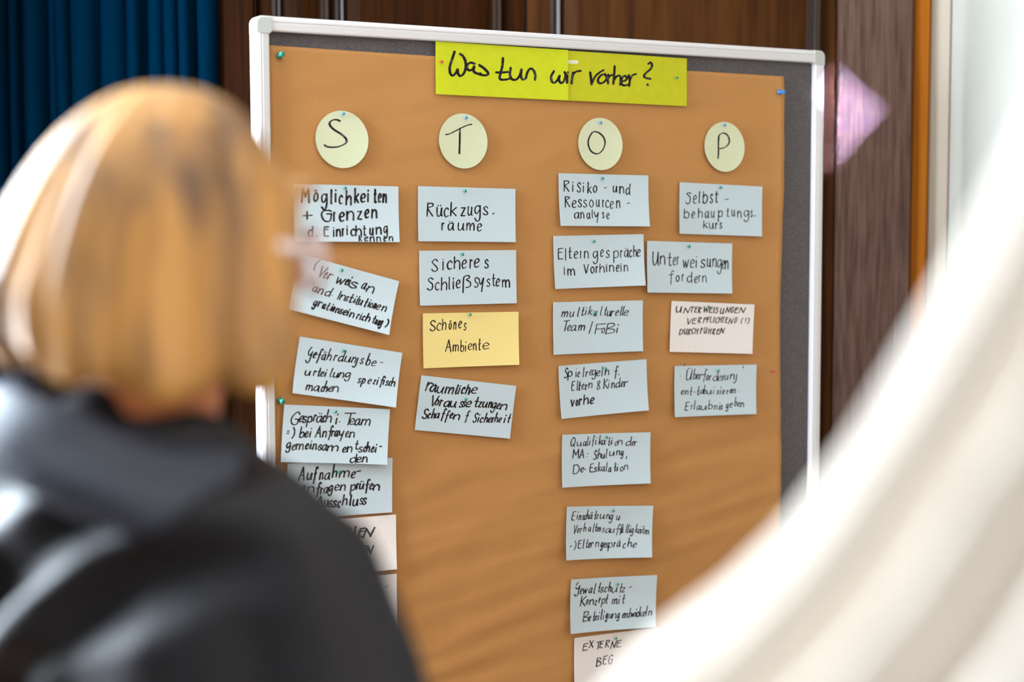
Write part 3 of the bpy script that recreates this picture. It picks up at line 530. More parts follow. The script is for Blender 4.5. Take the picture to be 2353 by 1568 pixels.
# ------------------------------------------------------------------ handwriting
FONT = {
 'a': "88,92 55,102 15,75 8,25 35,0 65,20 88,85;88,95 85,25 100,0", 'b': "8,200 5,5;6,60 45,100 92,70 85,15 45,-2 8,12",
 'c': "92,82 55,102 12,65 12,22 45,-2 95,12", 'd': "90,78 55,100 12,70 10,20 45,0 90,45;92,200 88,60 95,0",
 'e': "10,48 60,52 92,75 60,102 20,78 8,35 35,0 92,12", 'f': "92,178 65,198 50,160 48,40 45,-60;10,88 85,98",
 'g': "88,85 50,102 12,70 15,25 45,5 88,60;90,98 92,0 80,-65 45,-80 10,-50", 'h': "10,200 8,0;8,50 50,100 85,75 88,0",
 'i': "50,95 55,0;52,150 58,158", 'j': "55,100 60,-20 40,-78 5,-65", 'k': "12,200 8,0;88,98 18,45;18,48 40,42 92,0",
 'l': "45,200 40,30 62,0", 'm': "5,98 4,0;5,55 28,98 45,75 46,2;46,55 72,98 92,72 95,0", 'n': "8,98 8,0;8,55 45,100 80,80 88,0",
 'o': "50,100 12,70 10,25 50,0 90,30 85,80 45,100", 'p': "10,98 10,-75;10,70 50,102 92,70 80,15 40,2 12,20",
 'r': "15,98 15,0;15,60 50,95 95,90", 's': "88,85 50,102 18,80 35,55 80,35 82,8 40,-2 8,12",
 't': "48,185 45,20 70,0 95,8;5,96 92,102", 'u': "10,98 10,25 35,0 70,20 88,95;88,95 88,20 98,0",
 'v': "5,98 45,0;45,0 92,100", 'w': "5,98 22,2;22,2 48,80;48,80 68,2;68,2 97,98", 'y': "8,98 25,30 50,20 85,95;90,98 70,-20 55,-80",
 'z': "8,92 85,95;85,95 12,5;12,5 92,4", 'ß': "10,-60 12,120 25,185 65,195 80,150 45,110 85,70 85,15 35,0",
 'A': "2,0 50,200;50,200 96,0;20,75 82,75", 'B': "12,195 12,0;12,190 70,195 82,150 15,105;15,105 88,85 90,25 12,2",
 'C': "95,170 55,200 12,140 10,50 45,0 95,25", 'D': "15,195 12,0;5,190 70,190 98,110 70,15 10,0",
 'E': "90,192 15,185;15,185 10,90 12,8;12,8 90,8;15,105 75,108", 'F': "95,192 15,185;15,185 14,0;14,100 80,105",
 'G': "92,165 60,200 15,140 8,60 35,0 80,10 92,85;92,85 50,88", 'H': "12,190 10,0;88,190 86,0;12,95 88,98", 'I': "45,195 50,0",
 'K': "12,200 10,0;92,190 14,95;14,95 95,0", 'L': "12,195 10,5;10,5 95,6", 'M': "5,0 12,195;12,195 48,70;48,70 88,195;88,195 95,0",
 'N': "5,-5 20,185;20,185 75,10;75,10 98,195", 'P': "12,195 12,0;12,190 85,185 85,120 14,95",
 'Q': "50,200 12,140 10,40 45,0 85,50 90,150 50,200;50,60 95,-15", 'R': "12,195 12,0;8,190 75,190 85,140 15,95;15,95 92,0",
 'S': "90,170 55,200 20,160 40,115 85,70 80,15 40,0 5,20", 'T': "2,185 98,195;50,190 48,0",
 'U': "10,195 8,60 35,0 75,40 90,195;90,195 90,30 100,0", 'V': "5,195 45,0;45,0 95,195", 'W': "5,195 25,2;25,2 50,140;50,140 70,2;70,2 97,195",
 'X': "5,195 95,0;92,195 8,0", 'Ĝ': "45,200 15,150 20,90 60,60 88,120;90,130 85,-40 50,-80 15,-40",
 '+': "50,5 50,95;5,45 95,55", '-': "5,40 95,48", '.': "30,0 60,4", '=': "10,30 90,35;10,68 90,72", '(': "80,180 30,120 25,40 60,-20",
 ')': "20,180 70,120 75,40 35,-20", '/': "75,200 25,-20", ',': "60,30 40,-30", ':': "45,10 52,14;45,85 52,89",
 '!': "50,180 50,60;50,10 52,14", '&': "20,10 50,0 85,30 30,110 25,160 65,180 75,140 30,60 15,20", "'": "50,150 55,185",
}
for a_, b_, y_ in (('ä', 'a', 135), ('ö', 'o', 135), ('ü', 'u', 135), ('Ü', 'U', 222)):
    FONT[a_] = FONT[b_] + ";25,%d 27,%d;68,%d 70,%d" % (y_, y_ + 6, y_, y_ + 6)


def ribbon(mb, pts, w, surf, lo=0.62):
    """a flat pen stroke along pts (mm), laid on the sheet's surface"""
    P = [Vector(p) for p in catmull(pts)]
    if len(P) < 2:
        return
    L, Rr = [], []
    for i, p in enumerate(P):
        d = (P[min(i + 1, len(P) - 1)] - P[max(i - 1, 0)])
        if d.length < 1e-6:
            d = Vector((1, 0))
        d.normalize()
        ww = w * (lo + (1 - lo) * abs(d.y * 0.94 - d.x * 0.34)) / 2
        nrm = Vector((-d.y, d.x)) * ww
        L.append(p + nrm)
        Rr.append(p - nrm)
    d0 = (P[0] - P[1]).normalized() * (L[0] - Rr[0]).length / 2
    d1 = (P[-1] - P[-2]).normalized() * (L[-1] - Rr[-1]).length / 2
    rows = [(L[0] * .75 + Rr[0] * .25 + d0 * .8, L[0] * .25 + Rr[0] * .75 + d0 * .8)] + list(zip(L, Rr)) + \
           [(L[-1] * .75 + Rr[-1] * .25 + d1 * .8, L[-1] * .25 + Rr[-1] * .75 + d1 * .8)]
    k = len(mb.v)
    for a, b in rows:
        mb.v.append((a.x / 1000, a.y / 1000, surf(a.x, a.y) + 0.00045))
        mb.v.append((b.x / 1000, b.y / 1000, surf(b.x, b.y) + 0.00045))
    for i in range(len(rows) - 1):
        q = k + 2 * i
        mb.f.append((q, q + 1, q + 3, q + 2))


# how far each writer leans the letters, and how heavy the pen is
LEAN = {'F': .30, 'G': .22, 'H': .16, 'I': .16, 'N': .22, 'Q': .26, 'R': .14, 'S': .12, 'T': .20, 'U': .20, 'Z': .18, 'Y': .22, 'J': .22, 'V': .16, 'M': .06}


def write(mb, lines, surf, seed):
    lean = LEAN.get(seed, 0.03)
    heavy = 1.24 if lean > 0.1 else 0.92
    rd = random.Random(seed)
    for txt, xh, asc, sw in lines:
        prev = None
        for tok in txt.split():
            ch = tok[0]
            q = [float(z) for z in tok[1:].split(',')]
            x0, x1, yb = q[:3]
            h = q[3] if len(q) > 3 else xh
            x0, x1 = x0 + sw * 0.32, x1 - sw * 0.32
            if lean > 0.1:
                x0, x1 = x0 - (x1 - x0) * 0.05, x1 + (x1 - x0) * 0.05
                # joined-up hand: a light stroke carries on into the next letter
                if prev and ch in 'acdegijmnopqrstuvyäöü' and prev[0] in 'acdehiklmntuäü' and 0 < x0 - prev[1] + 1.2 < 4.5:
                    ribbon(mb, [(prev[1] - 0.4 - lean * xh * .45, -prev[2] + xh * .03), ((prev[1] + x0) / 2 - lean * xh * .3, -(prev[2] + yb) / 2 + xh * .16),
                                (x0 + 0.5 + lean * xh * .1, -yb + xh * rd.uniform(.45, .75))], sw * 0.62, surf)
                prev = (ch, x1, yb)
            if x1 - x0 < 1.0 and ch not in 'iIl.:!\'':
                x1 = x0 + 1.0
            for st in FONT[ch].split(';'):
                pts = []
                for pr in st.split():
                    a, b = map(float, pr.split(','))
                    a += rd.uniform(-4, 4)
                    b += rd.uniform(-4, 4)
                    if b > 100:
                        yy = h * (1 + (b - 100) / 100 * (asc - 1))
                    else:
                        yy = h * b / 100
                    if ch in 'iI.:!\'' and x1 - x0 < 2.5:
                        xx = (x0 + x1) / 2 + (a - 50) / 100 * 1.5
                    else:
                        xx = x0 + (x1 - x0) * a / 100
                    if ch == 't' and 90 < b < 110 and x1 - x0 < 5.4:   # the cross of a narrow t is wider than its stem
                        xx = (x0 + x1) / 2 + (a - 50) / 100 * 5.4
                    pts.append((xx + lean * (yy - h * 0.5), -yb + yy))
                ribbon(mb, pts, sw * heavy * rd.uniform(0.82, 1.08), surf, 0.55)


M_ink = mat('marker_ink', lin(36, 30, 29), 0.7, 0.1, noise_scale=150, color2=lin(120, 112, 110), lo=0.52, hi=0.80)
M_blue = mat('pale_blue_card', lin(193, 206, 213), 0.75, 0.15, noise_scale=500, color2=lin(198, 211, 217))
M_white = mat('white_card', lin(230, 220, 217), 0.75, 0.25, noise_scale=500, color2=lin(240, 230, 226))
M_yellow = mat('yellow_card', lin(238, 213, 137), 0.75, 0.15, noise_scale=500, color2=lin(241, 216, 142))
M_cream = mat('cream_card', lin(208, 211, 176), 0.75, 0.15, noise_scale=500, color2=lin(212, 215, 181))
M_lime = mat('lime_paper', lin(203, 209, 40), 0.75, 0.12, noise_scale=60, color2=lin(198, 204, 36))
M_lime2 = mat('lime_paper_joined', lin(196, 194, 40), 0.75, 0.12, noise_scale=60, color2=lin(190, 188, 36))
M_torn = mat('torn_paper', lin(222, 222, 190), 0.9)
M_green_pin = mat('green_plastic', lin(24, 118, 98), 0.25, 0.6)
M_blue_pin = mat('blue_plastic', lin(50, 120, 190), 0.25, 0.6)
M_red_pin = mat('red_plastic', lin(190, 40, 45), 0.25, 0.6)
PINMAT = {'g': M_green_pin, 'b': M_blue_pin, 'r': M_red_pin}


def sheet(mb, w, h, surf, nx=20, ny=12, th=0.0004, outline=None):
    """a thin sheet of paper following surf; outline(s, t) may reshape it"""
    v, f = [], []
    for side in (0, 1):
        for j in range(ny + 1):
            for i in range(nx + 1):
                x, y = (i / nx - .5) * w, (.5 - j / ny) * h
                if outline:
                    x, y = outline(i / nx * 2 - 1, 1 - j / ny * 2)
                v.append((x / 1000, y / 1000, surf(x, y) + (th if side == 0 else 0)))
    n1 = nx + 1
    o2 = n1 * (ny + 1)
    for j in range(ny):
        for i in range(nx):
            a = j * n1 + i
            f.append((a, a + n1, a + n1 + 1, a + 1))
            f.append((o2 + a, o2 + a + 1, o2 + a + n1 + 1, o2 + a + n1))
    rim = [i for i in range(n1)] + [j * n1 + nx for j in range(1, ny + 1)] + [ny * n1 + i for i in range(nx - 1, -1, -1)] + [j * n1 for j in range(ny - 1, 0, -1)]
    for a, b in zip(rim, rim[1:] + rim[:1]):
        f.append((a, b, o2 + b, o2 + a))
    return mb.add(v, f)


def curl(pin, w, h, base, lx, rx, by, seed):
    """height of a pinned card above the paper: flat at the pin, lifting to its edges"""
    rd = random.Random(seed)
    tw = rd.uniform(-0.5, 0.5)

    def s(x, y):
        dx, dy = (x - pin[0]) / (w / 2), (pin[1] - y) / h
        z = base + 0.0004
        z += (lx if dx < 0 else rx) * min(abs(dx), 1.6) ** 2 * (0.6 + 0.6 * max(dy, 0))
        z += by * max(dy, 0) ** 2
        z += tw * 0.001 * dx * dy
        return z
    return s


GR = {'blue': 'pale blue moderation cards', 'white': 'white moderation cards', 'cream': 'round cream letter cards'}
# key: material, colour group, base, left / right / bottom lift (m), label of the card
INFO = {
 'E': (M_blue, 'blue', 0.0, .0015, .002, .006, 'pale blue card reading Möglichkeiten + Grenzen d. Einrichtung kennen, first below the S'),
 'F': (M_blue, 'blue', 0.0, .001, .003, .010, 'strongly tilted pale blue card reading Verweis an and. Institutionen in the S column'),
 'G': (M_blue, 'blue', 0.0, .002, .003, .010, 'tilted pale blue card reading Gefährdungsbeurteilung spezifisch machen'),
 'H': (M_blue, 'blue', .0035, .001, .003, .007, 'pale blue card reading Gespräch i. Team, overlapping the Aufnahme card'),
 'I': (M_blue, 'blue', 0.0, .001, .002, .002, 'pale blue card reading Aufnahmeanfragen prüfen, half behind the dark jacket shoulder'),
 'J': (M_white, 'white', 0.0, .001, .002, .004, 'white card showing ERIEN in capitals, half hidden by the jacket'),
 'J2': (M_white, 'white', 0.0, .001, .002, .004, 'lowest white card peeking out behind the jacket shoulder'),
 'K': (M_blue, 'blue', 0.0, .001, .001, .003, 'pale blue card reading Rückzugsräume, first below the T'),
 'L': (M_blue, 'blue', 0.0, .0008, .001, .003, 'pale blue card reading sicheres Schließsystem in the T column'),
 'M': (M_yellow, None, 0.0, .002, .002, .004, 'yellow card reading Schönes Ambiente in the T column'),
 'N': (M_blue, 'blue', 0.0, .001, .001, .004, 'tilted pale blue card reading räumliche Voraussetzungen, lowest below the T'),
 'O': (M_blue, 'blue', 0.0, .003, .002, .008, 'pale blue card reading Risiko- und Ressourcenanalyse, first below the O'),
 'P': (M_blue, 'blue', 0.0, .003, .003, .006, 'pale blue card reading Elterngespräche im Vorhinein'),
 'Q': (M_blue, 'blue', 0.0, .003, .002, .004, 'pale blue card reading multikulturelle Team / FoBi'),
 'R': (M_blue, 'blue', 0.0, .004, .002, .007, 'pale blue card reading Spielregeln f. Eltern & Kinder'),
 'S': (M_blue, 'blue', 0.0, .004, .002, .007, 'pale blue card reading Qualifikation der MA: Schulung, De-Eskalation'),
 'T': (M_blue, 'blue', 0.0, .006, .003, .009, 'pale blue card reading Einschätzung and Verhaltensauffälligkeiten'),
 'U': (M_blue, 'blue', 0.0, .006, .002, .009, 'pale blue card reading Gewaltschutz-Konzept mit Beteiligung entwickeln'),
 'V': (M_white, 'white', 0.0, .003, .002, .006, 'white card reading EXTERNE, lowest below the O by the blurred white garment'),
 'W': (M_blue, 'blue', 0.0, .004, .001, .004, 'pale blue card reading Selbstbehauptungskurs, first below the P'),
 'X': (M_blue, 'blue', 0.0, .004, .002, .006, 'pale blue card reading Unterweisungen fordern'),
 'Y': (M_white, 'white', 0.0, .002, .001, .003, 'white card reading UNTERWEISUNGEN VERPFLICHTEND (!) DURCHFÜHREN in the P column'),
 'Z': (M_blue, 'blue', 0.0, .003, .001, .006, 'pale blue card reading Überforderung enttabuisieren, lowest below the P'),
}
SHORT = {'E': 'Möglichkeiten', 'F': 'Verweis', 'G': 'Gefährdungsbeurteilung', 'H': 'Gespräch i. Team', 'I': 'Aufnahme', 'J': 'ERIEN', 'K': 'Rückzugsräume',
         'L': 'Schließsystem', 'M': 'Schönes Ambiente', 'N': 'räumliche Voraussetzungen', 'O': 'Risiko', 'P': 'Elterngespräche im Vorhinein',
         'Q': 'multikulturelle', 'R': 'Spielregeln', 'S': 'Qualifikation', 'T': 'Einschätzung', 'U': 'Gewaltschutz', 'V': 'EXTERNE', 'W': 'Selbstbehauptungskurs',
         'X': 'Unterweisungen fordern', 'Y': 'VERPFLICHTEND', 'Z': 'Überforderung'}


def ball_pin(u, v, n, color, label, cat='pin', group='ball-headed pins in the cards'):
    """n: height of the sheet it holds"""
    mb = MB()
    mb.lathe([(0.0003, -n - 0.006), (0.0004, 0.0), (0.0006, 0.002)], 8)
    mb.ball((0, 0, 0.0044), 0.0028, 3)
    o = mb.build('ball_pin', PINMAT[color], smooth=True, matrix=bmatrix(u, v, 0, n))
    return tag(o, label, cat, group)


BASE = 0.0014
for k, (m_, grp, base, lx, rx, by, label) in INFO.items():
    u, v, w, h, a, lines = CARDS[k]
    h = h - 0.6 if k == 'J2' else h
    if k in PINS:
        pu, pv, pc = PINS[k]
    else:
        pu, pv, pc = u, v - h * 0.40, 'g'
    ca, sa = math.cos(R(a)), math.sin(R(a))
    du, dv = pu - u, pv - v
    pin = (du * ca + dv * sa, -(dv * ca - du * sa))
    surf = curl(pin, w, h, BASE + base, lx, rx, by, k)
    mat_c = bmatrix(u, v, a)
    o = sheet(MB(), w, h, surf).build('moderation_card', m_, smooth=False, matrix=mat_c)
    tag(o, label, 'card', GR.get(grp))
    hw = MB()
    write(hw, lines, surf, k)
    hwo = hw.build('handwriting', M_ink, smooth=False)
    hwo.parent = o
    if k in PINS:
        ball_pin(pu, pv, surf(*pin) + 0.0004, 'g', 'green ball-headed pin in the %s card' % (SHORT[k]))

# round letter cards
NEIGH = {'S1': ('S', 'leftmost'), 'T1': ('T', 'second'), 'O1': ('O', 'third'), 'P1': ('P', 'rightmost')}
for k, (ltr, pos) in NEIGH.items():
    t = TRACED[k]
    u, v = t['c']
    pu, pv, pc = PINS[k]
    pin = (pu - u, v - pv)
    surf = curl(pin, 96, 96, BASE, .0012, .0012, .005, k)

    def disc(s, q):
        # square to disc
        return (48 * s * math.sqrt(1 - q * q / 2), 48 * q * math.sqrt(1 - s * s / 2))
    o = sheet(MB(), 96, 96, surf, 24, 24, outline=disc).build('letter_card', M_cream, matrix=bmatrix(u, v, 0))
    tag(o, 'round cream card with a handwritten %s, %s of the four circles' % (ltr, pos), 'card', GR['cream'])
    hw = MB()
    for st in t['S']:
        ribbon(hw, [(float(q.split(',')[0]), -float(q.split(',')[1])) for q in st.split()], t['sw'], surf, 0.45)
    hw.build('handwriting', M_ink, o)
    ball_pin(pu, pv, surf(*pin) + 0.0004, 'b', 'blue ball-headed pin in the round %s card' % ltr)

# heading strip of two joined sheets
t = TRACED['A']
u, v, w, h, a = t['c'][0], t['c'][1] + 2.2, t['w'], t['h'] - 1.0, t['a']
hs = tag(empty('heading_strip', matrix=bmatrix(u, v, a)), 'long lime yellow heading strip reading Was tun wir vorher? across the top', 'heading strip')
wav = lambda x, y: BASE + 0.0006 + 0.0006 * math.sin(x / 70) + (0.0015 * ((-y) / h + .5) ** 2)
wav2 = lambda x, y: wav(x, y) + 0.0008 + (0.0006 * max(0, 1 + (x - 1.6) / 30))
sp = t['split']
cl, cr_ = (-w / 2 + sp) / 2, (sp - 12 + w / 2) / 2
MB_ = sheet(MB(), sp + w / 2, h, lambda x, y: wav2(x + cl, y), 24, 10)
MB_.v = [(x + cl / 1000, y, z) for x, y, z in MB_.v]
MB_.build('left_sheet', M_lime, hs)
MB_ = sheet(MB(), w / 2 - sp + 12, h - 1, lambda x, y: wav(x + cr_, y), 24, 10)
MB_.v = [(x + cr_ / 1000, y - 0.0005, z) for x, y, z in MB_.v]
MB_.build('right_sheet', M_lime2, hs)['label'] = 'slightly darker right half of the strip'
surf_h = lambda x, y: wav2(x, y) if x < sp + 2 else wav(x, y)
ink = [[(float(q.split(',')[0]), -float(q.split(',')[1])) for q in st.split()] for st in t['S']]
for lo_, hi_ in ((-300, -45), (-45, 300)):
    hw = MB()
    for st in ink:
        if lo_ <= st[0][0] < hi_:
            ribbon(hw, st, t['sw'], surf_h, 0.6)
    hw.build('handwriting', M_ink, hs)
tp = MB()
ribbon(tp, [(sp + 2, 24.5), (sp + 10, 24.6), (sp + 20, 25.2)], 6.5, lambda x, y: wav(x, y), 1.0)
tp.build('torn_spot', M_torn, hs)['label'] = 'small torn white spot'
for k, wd, side in (('A1', 'red', 'left'), ('A2', 'green', 'right')):
    pu, pv, pc = PINS[k]
    ball_pin(pu, pv, 0.0042, pc, '%s ball-headed pin in the %s end of the lime heading strip' % (wd, side))
ball_pin(1077.3, 637.4, 0.0012, 'r', 'red pin at the right edge of the brown paper, beside the Überforderung card')


# spool-shaped push pins holding the brown paper
def push_pin(u, v, m, label, tilt):
    o = empty('push_pin', matrix=bmatrix(u, v, 0, -0.001) @ Matrix.Rotation(tilt, 4, 'X'))
    tag(o, label, 'push pin', 'spool push pins in the brown paper')
    MB().lathe([(0.0002, -0.005), (0.0005, -0.001), (0.0005, 0.002)], 8).build('needle', M_steel, o, True)
    MB().lathe([(0.0005, 0.0018), (0.0042, 0.002), (0.0052, 0.003), (0.0052, 0.0042), (0.0034, 0.0052), (0.0026, 0.008), (0.0026, 0.0125), (0.0034, 0.0145),
                (0.0044, 0.0152), (0.0045, 0.017), (0.004, 0.0182), (0.0005, 0.0186)], 20).build('grip', m, o, True)
    return o


push_pin(43.0, 63.5, M_green_pin, 'green push pin in the top left corner of the brown paper', R(-8))
push_pin(34.5, 631.8, M_green_pin, 'green push pin at the left edge of the brown paper, above the Gespräch card', R(2))
push_pin(1088.5, 85.3, M_blue_pin, 'blue push pin in the top right corner of the brown paper', R(3))

# ------------------------------------------------------------------ people
M_skin = mat('skin', lin(212, 132, 84), 0.5, 0.35, noise_scale=30, color2=lin(204, 120, 74), sub=0.1)
M_hair = mat('blond_hair', lin(78, 42, 9), 0.54, 1.0, noise_scale=1.0, color2=lin(202, 141, 56), stretch=(1, 1, 1), lo=0.36, hi=0.60)
M_hair_dark = mat('brown_hair', lin(70, 48, 32), 0.4, 0.5)
M_jacket = mat('charcoal_cloth', lin(22, 20, 25), 0.6, 0.3, noise_scale=300, color2=lin(26, 24, 29))
M_collar_lit = mat('daylit_collar_cloth', lin(42, 48, 62), 0.6, 0.5, noise_scale=300, color2=lin(48, 54, 68))  # collar kept lighter and bluer; window light put into its colour
M_garment = mat('white_cloth', lin(207, 197, 186), 0.9, 0.05, noise_scale=200, color2=lin(211, 201, 191), sub=0.0)
M_denim = mat('dark_trousers', lin(40, 42, 52), 0.85)
M_shoe = mat('black_shoe', lin(24, 22, 22), 0.4)
M_specs = mat('pale_pink_plastic', lin(240, 220, 222), 0.15, 0.7)


def body_mesh(head_yaw, drop=0.0):
    """standing figure 1.64 m tall, facing +Y, origin between the feet"""
    mb = MB()
    c = mb.capsule
    for s in (-1, 1):
        c((s * .085, 0, .86), .095, (s * .095, .01, .47), .058)
        c((s * .095, .01, .47), .056, (s * .1, -.02, .09), .036)
        c((s * .1, -.035, .045), .036, (s * .115, .13, .028), .026)
        c((s * .06, 0, .92), .105, (s * .055, 0, 1.06), .088)
        c((s * .055, 0, 1.06), .088, (s * .075, .0, 1.24), .095)
        c((s * .04, -.01, 1.36 - drop * .9), .048, (s * .140, -.005, 1.318 - drop), .046)
        c((s * .150, -.005, 1.308 - drop), .042, (s * .240, -.010, 1.05), .038)
        c((s * .240, -.010, 1.05), .038, (s * .2, .1, .86), .026)
        # hand: palm, four fingers of different lengths, thumb from the side of the palm
        c((s * .2, .108, .845), .024, (s * .196, .135, .79), .027)
        for i, (ln, off) in enumerate(((.068, .018), (.076, .006), (.07, -.006), (.055, -.018))):
            p0 = Vector((s * (.2 + off * 0.35), .135 - off, .775))
            p1 = p0 + Vector((-s * .004, .012, -ln * .55))
            p2 = p1 + Vector((-s * .014, .002, -ln * .42))
            c(p0, .0095, p1, .009)
            c(p1, .009, p2, .0078)
        c((s * .188, .135, .83), .012, (s * .172, .155, .795), .011)
        c((s * .172, .155, .795), .011, (s * .165, .158, .765), .009)
    c((0, -.01, 1.30), .07, (0, .0, 1.40), .054)
    c((0, .0, 1.38), .052, (0, .018, 1.47), .05)
    rot = Matrix.Rotation(head_yaw, 3, 'Z')
    hb = MB()
    hb.ball((0, .0, 1.540), (.070, .091, .084), 3)
    hb.ball((0, .035, 1.49), (.056, .06, .07), 3)
    hb.capsule((0, .085, 1.535), .011, (0, .108, 1.505), .014)
    for s in (-1, 1):
        hb.ball((s * .075, -.005, 1.52), (.012, .022, .032), 2)
        hb.ball((s * .031, .083, 1.535), (.014, .01, .01), 2)
        hb.capsule((s * .012, .093, 1.557), .009, (s * .05, .078, 1.556), .008)
    hb.capsule((-.02, .09, 1.472), .009, (.02, .09, 1.472), .009)
    hb.ball((0, .085, 1.437), (.022, .02, .016), 2)
    mb.add([tuple(rot @ Vector((p[0], p[1] - .0, p[2])) + Vector((0, .012, 0))) for p in hb.v], hb.f)
    return remeshed(mb, 0.0065, 6)


def ridged(o, amp, scale, stretch):
    """press soft cloth folds into a mesh along its normals"""
    me = o.data
    ns = [v.normal.copy() for v in me.vertices]
    for v, n in zip(me.vertices, ns):
        p = Vector((v.co.x * stretch[0], v.co.y * stretch[1], v.co.z * stretch[2])) * scale
        d = noise.noise(p) + 0.5 * noise.noise(p * 2.1 + Vector((3, 1, 7)))
        v.co += n * amp * d


def trousers(parent, m):
    mb = MB()
    for s in (-1, 1):
        mb.capsule((s * .085, 0, .88), .112, (s * .097, .01, .47), .074)
        mb.capsule((s * .097, .01, .47), .074, (s * .1, -.018, .10), .062)
    mb.capsule((-.06, 0, .93), .11, (.06, 0, .93), .11)
    v, f = remeshed(mb, .012, 8)
    return obj('trousers', v, f, m, parent, True)


def shoes(parent):
    for s in (-1, 1):
        mb = MB()
        mb.capsule((s * .1, -.04, .046), .044, (s * .116, .13, .036), .035)
        mb.box(s * .1 - .04, s * .1 + .055 if s > 0 else s * .1 + .04, -.08, .16, 0.0, .02, .006)
        v, f = remeshed(mb, .007, 4)
        v = [Vector((p.x, p.y, max(p.z, 0.0005))) for p in v]
        obj('shoe', v, f, M_shoe, parent, True)


# --- woman with blond bob, seen from behind
BODY_YAW, HEAD_YAW = R(-32), R(-25)
v, f = body_mesh(HEAD_YAW, .02)
woman = obj('person', v, f, M_skin, smooth=True)
woman.location = (-0.268, 1.13, 0)
woman.rotation_euler.z = BODY_YAW
tag(woman, 'person with a blond bob and charcoal jacket, back to the camera, reading the board', 'person')


def bob_hair():
    prof = [(.001, .108), (.022, .106), (.042, .097), (.064, .077), (.084, .045), (.097, .005), (.103, -.03), (.107, -.058), (.107, -.082), (.102, -.098),
            (.094, -.108), (.085, -.106), (.078, -.095), (.074, -.06), (.072, -.02), (.066, .03), (.045, .07), (.001, .085)]
    nth = 180
    v, f = [], []
    for i, (r, z) in enumerate(prof):
        low = max(0, min(1, (0.106 - z) / 0.2))
        for j in range(nth):
            th = 2 * math.pi * j / nth
            # th = 0 at +X (right), pi/2 = face
            face = math.cos(th - math.pi / 2)
            zz = z
            if face > math.cos(R(44)) and z < .035:      # open over the face, fringe above it
                t = min(1, (face - math.cos(R(44))) / 0.10)
                zz = z + (0.035 - z) * t
            nape = max(0, -face)
            if z < -.05:
                zz += 0.030 * nape ** 3 + .006 * math.sin(th * 9) * low
            strand = (noise.noise(Vector((math.cos(th) * 5.5, math.sin(th) * 5.5, z * 2.2))) * .010 + noise.noise(Vector((math.cos(th) * 14, math.sin(th) * 14, z * 3))) * .006)
            rr = r * (1 + .04 * low) + strand * (0.25 + low) * (1 if i < 11 else .3) * (1 if r > .01 else 0)
            lean = .17 * max(-.01, zz + .02)
            v.append((rr * math.cos(th) + lean * .59, rr * math.sin(th) * 1.08 - .008 + lean * .81, zz))
    for i in range(len(prof) - 1):
        for j in range(nth):
            a, b = i * nth + j, i * nth + (j + 1) % nth
            f.append((a, a + nth, b + nth, b))
    return v, f


hv, hf = bob_hair()
hair = obj('hair', hv, hf, M_hair, woman, True)
hair.location = (0, .012, 1.537)
hair.rotation_euler.z = HEAD_YAW
sd = hair.modifiers.new('smooth', 'SUBSURF')
sd.levels = sd.render_levels = 1
# strands: colour varies round the head and hardly along it
nt = M_hair.node_tree
mpn = [n for n in nt.nodes if n.type == 'MAPPING'][0]
mpn.inputs['Scale'].default_value = (26, 26, 2.2)

gl = MB()
for s in (-1, 1):
    for k in range(20):
        a0, a1 = 2 * math.pi * k / 20, 2 * math.pi * (k + 1) / 20
        P = lambda a: (s * .034 + .026 * math.cos(a), .119 - .012 * abs(s * .034 + .026 * math.cos(a)) / .06, 1.517 + .022 * math.sin(a))
        gl.tube(P(a0), P(a1), .0036, n=6)
    gl.tube((s * .060, .106, 1.525), (s * .086, .035, 1.532), .0048, n=8)
    gl.tube((s * .086, .035, 1.532), (s * .083, -.01, 1.52), .0036, n=6)
gl.tube((-.008, .119, 1.522), (.008, .119, 1.522), .002, n=6)
gg = gl.build('glasses', M_specs, woman, True)
gg.rotation_euler.z = HEAD_YAW
gg.location = (0, .012, 0)

jk = MB()
for s in (-1, 1):
    jk.capsule((s * .075, .0, .90), .13, (s * .07, 0, 1.06), .115)
    jk.capsule((s * .07, 0, 1.06), .115, (s * .085, -.005, 1.24), .112)
    jk.capsule((s * .045, -.012, 1.340), .076, (s * .145, -.008, 1.303), .062)
    jk.capsule((s * .152, -.008, 1.290), .062, (s * .262, -.006, 1.05), .064)
    jk.capsule((s * .262, -.006, 1.05), .064, (s * .205, .092, .875), .044)
jk.capsule((0, -.01, 1.27), .11, (0, -.015, 1.36), .075)
v, f = remeshed(jk, .009, 8)
jacket = obj('jacket', v, f, M_jacket, woman, True)
ridged(jacket, .007, 6.0, (1.0, 1.0, 1.9))
# drag folds running round the shoulder cap and across the back
jm = jacket.data
nrm = [q.normal.copy() for q in jm.vertices]
for q, n_ in zip(jm.vertices, nrm):
    d = (q.co - Vector((.15, .02, 1.03))).length
    wgt = min(1, max(0, (d - .265) / .05)) * min(1, max(0, (.46 - d) / .10)) * min(1, max(0, (.20 - q.co.x) / .10)) * min(1, max(0, (.03 - q.co.y) / .05))
    q.co += n_ * (.013 * wgt * math.sin(d * 120 + 2.2 * noise.noise(q.co * 5)))


def collar_rolls():
    mb = MB()
    for rx, ry, z, tilt, r, dy, lat in ((.081, .079, 1.392, -.22, .022, -.022, -.24), (.098, .092, 1.372, -.20, .022, -.026, -.22)):
        n = 40
        pr = None
        for k in range(n + 1):
            a = 2 * math.pi * k / n
            p = Vector((rx * math.cos(a), ry * math.sin(a) + dy, z + tilt * ry * math.sin(a) + lat * rx * math.cos(a) + .004 * math.sin(3 * a)))
            if pr is not None:
                mb.capsule(pr, r, p, r, 8)
            pr = p
    return remeshed(mb, .007, 5)


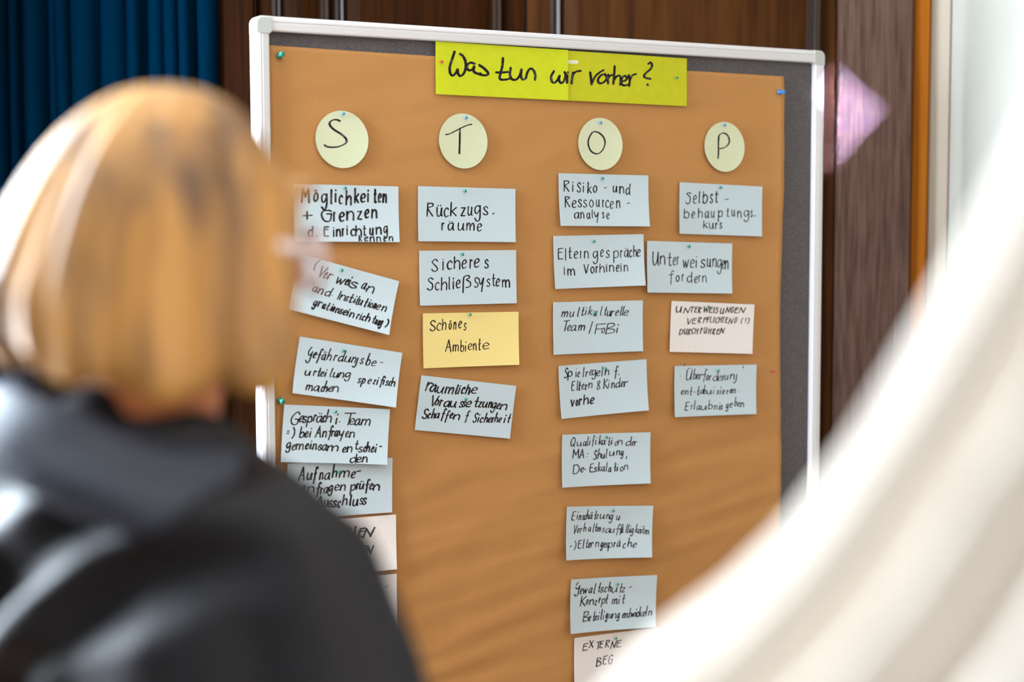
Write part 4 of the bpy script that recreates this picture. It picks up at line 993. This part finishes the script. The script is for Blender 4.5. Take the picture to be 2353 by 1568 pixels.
v, f = collar_rolls()
collar = obj('hood_collar', v, f, M_collar_lit, jacket, True)
ridged(collar, .007, 8.0, (1, 1, 1.8))
trousers(woman, M_denim)
shoes(woman)

# --- person in a loose white garment, very close at the right
v, f = body_mesh(0, .055)
near = obj('person', v, f, M_skin, smooth=True)
near.location = (0.292, 0.54, 0)
near.rotation_euler.z = R(-10)
near.scale = (1.05, 1.05, 1.05)
tag(near, 'person in a loose white garment, only a strongly blurred shoulder at the right edge', 'person')
near_hair = MB()
near_hair.ball((0, -.012, 1.572), (.088, .098, .085), 3)
near_hair.ball((0, -.035, 1.535), (.084, .08, .085), 3)
v, f = remeshed(near_hair, .008, 6)
obj('hair', v, f, M_hair_dark, near, True)


def white_drape():
    """loose cowl and cape falling in folds from the neck over the shoulders"""
    prof = [(0.0557, 1.5648), (0.0644, 1.5622), (0.0748, 1.5456), (0.0887, 1.5160), (0.1035, 1.4778), (0.1179, 1.4404), (0.1392, 1.3934), (0.1610, 1.3560), (0.1818, 1.3316),
            (0.2105, 1.3099), (0.2366, 1.2811), (0.2500, 1.2320), (.285, 1.17), (.312, 1.10), (.322, 1.02), (.328, .92), (.334, .80), (.324, .80)]
    n = 360
    v, f = [], []
    for i, (r, z) in enumerate(prof):
        low = min(1, max(0, (1.58 - z) / .25))
        for j in range(n):
            th = 2 * math.pi * j / n
            ph = th + .25 * low * math.sin(th * 2)
            fold = (1 - 2 * abs(math.cos(ph * 8 + .5 * math.sin(ph * 3) + .4)) ** 1.4) * -.034 + math.cos(ph * 7 + 1.0) * .005
            rr = r + fold * (.15 + .85 * low)
            sq = 1.0 - .34 * min(1, max(0, (r - .08) / .16))
            v.append((rr * math.cos(th), rr * math.sin(th) * sq, z + (.012 * math.sin(th) if i < 6 else 0)))
    for i in range(len(prof) - 1):
        for j in range(n):
            a, b = i * n + j, i * n + (j + 1) % n
            f.append((a, a + n, b + n, b))
    return v, f


v, f = white_drape()
drape = obj('white_garment', v, f, M_garment, near, True)
so = drape.modifiers.new('thickness', 'SOLIDIFY')
so.thickness = 0.003
trousers(near, M_denim)
shoes(near)
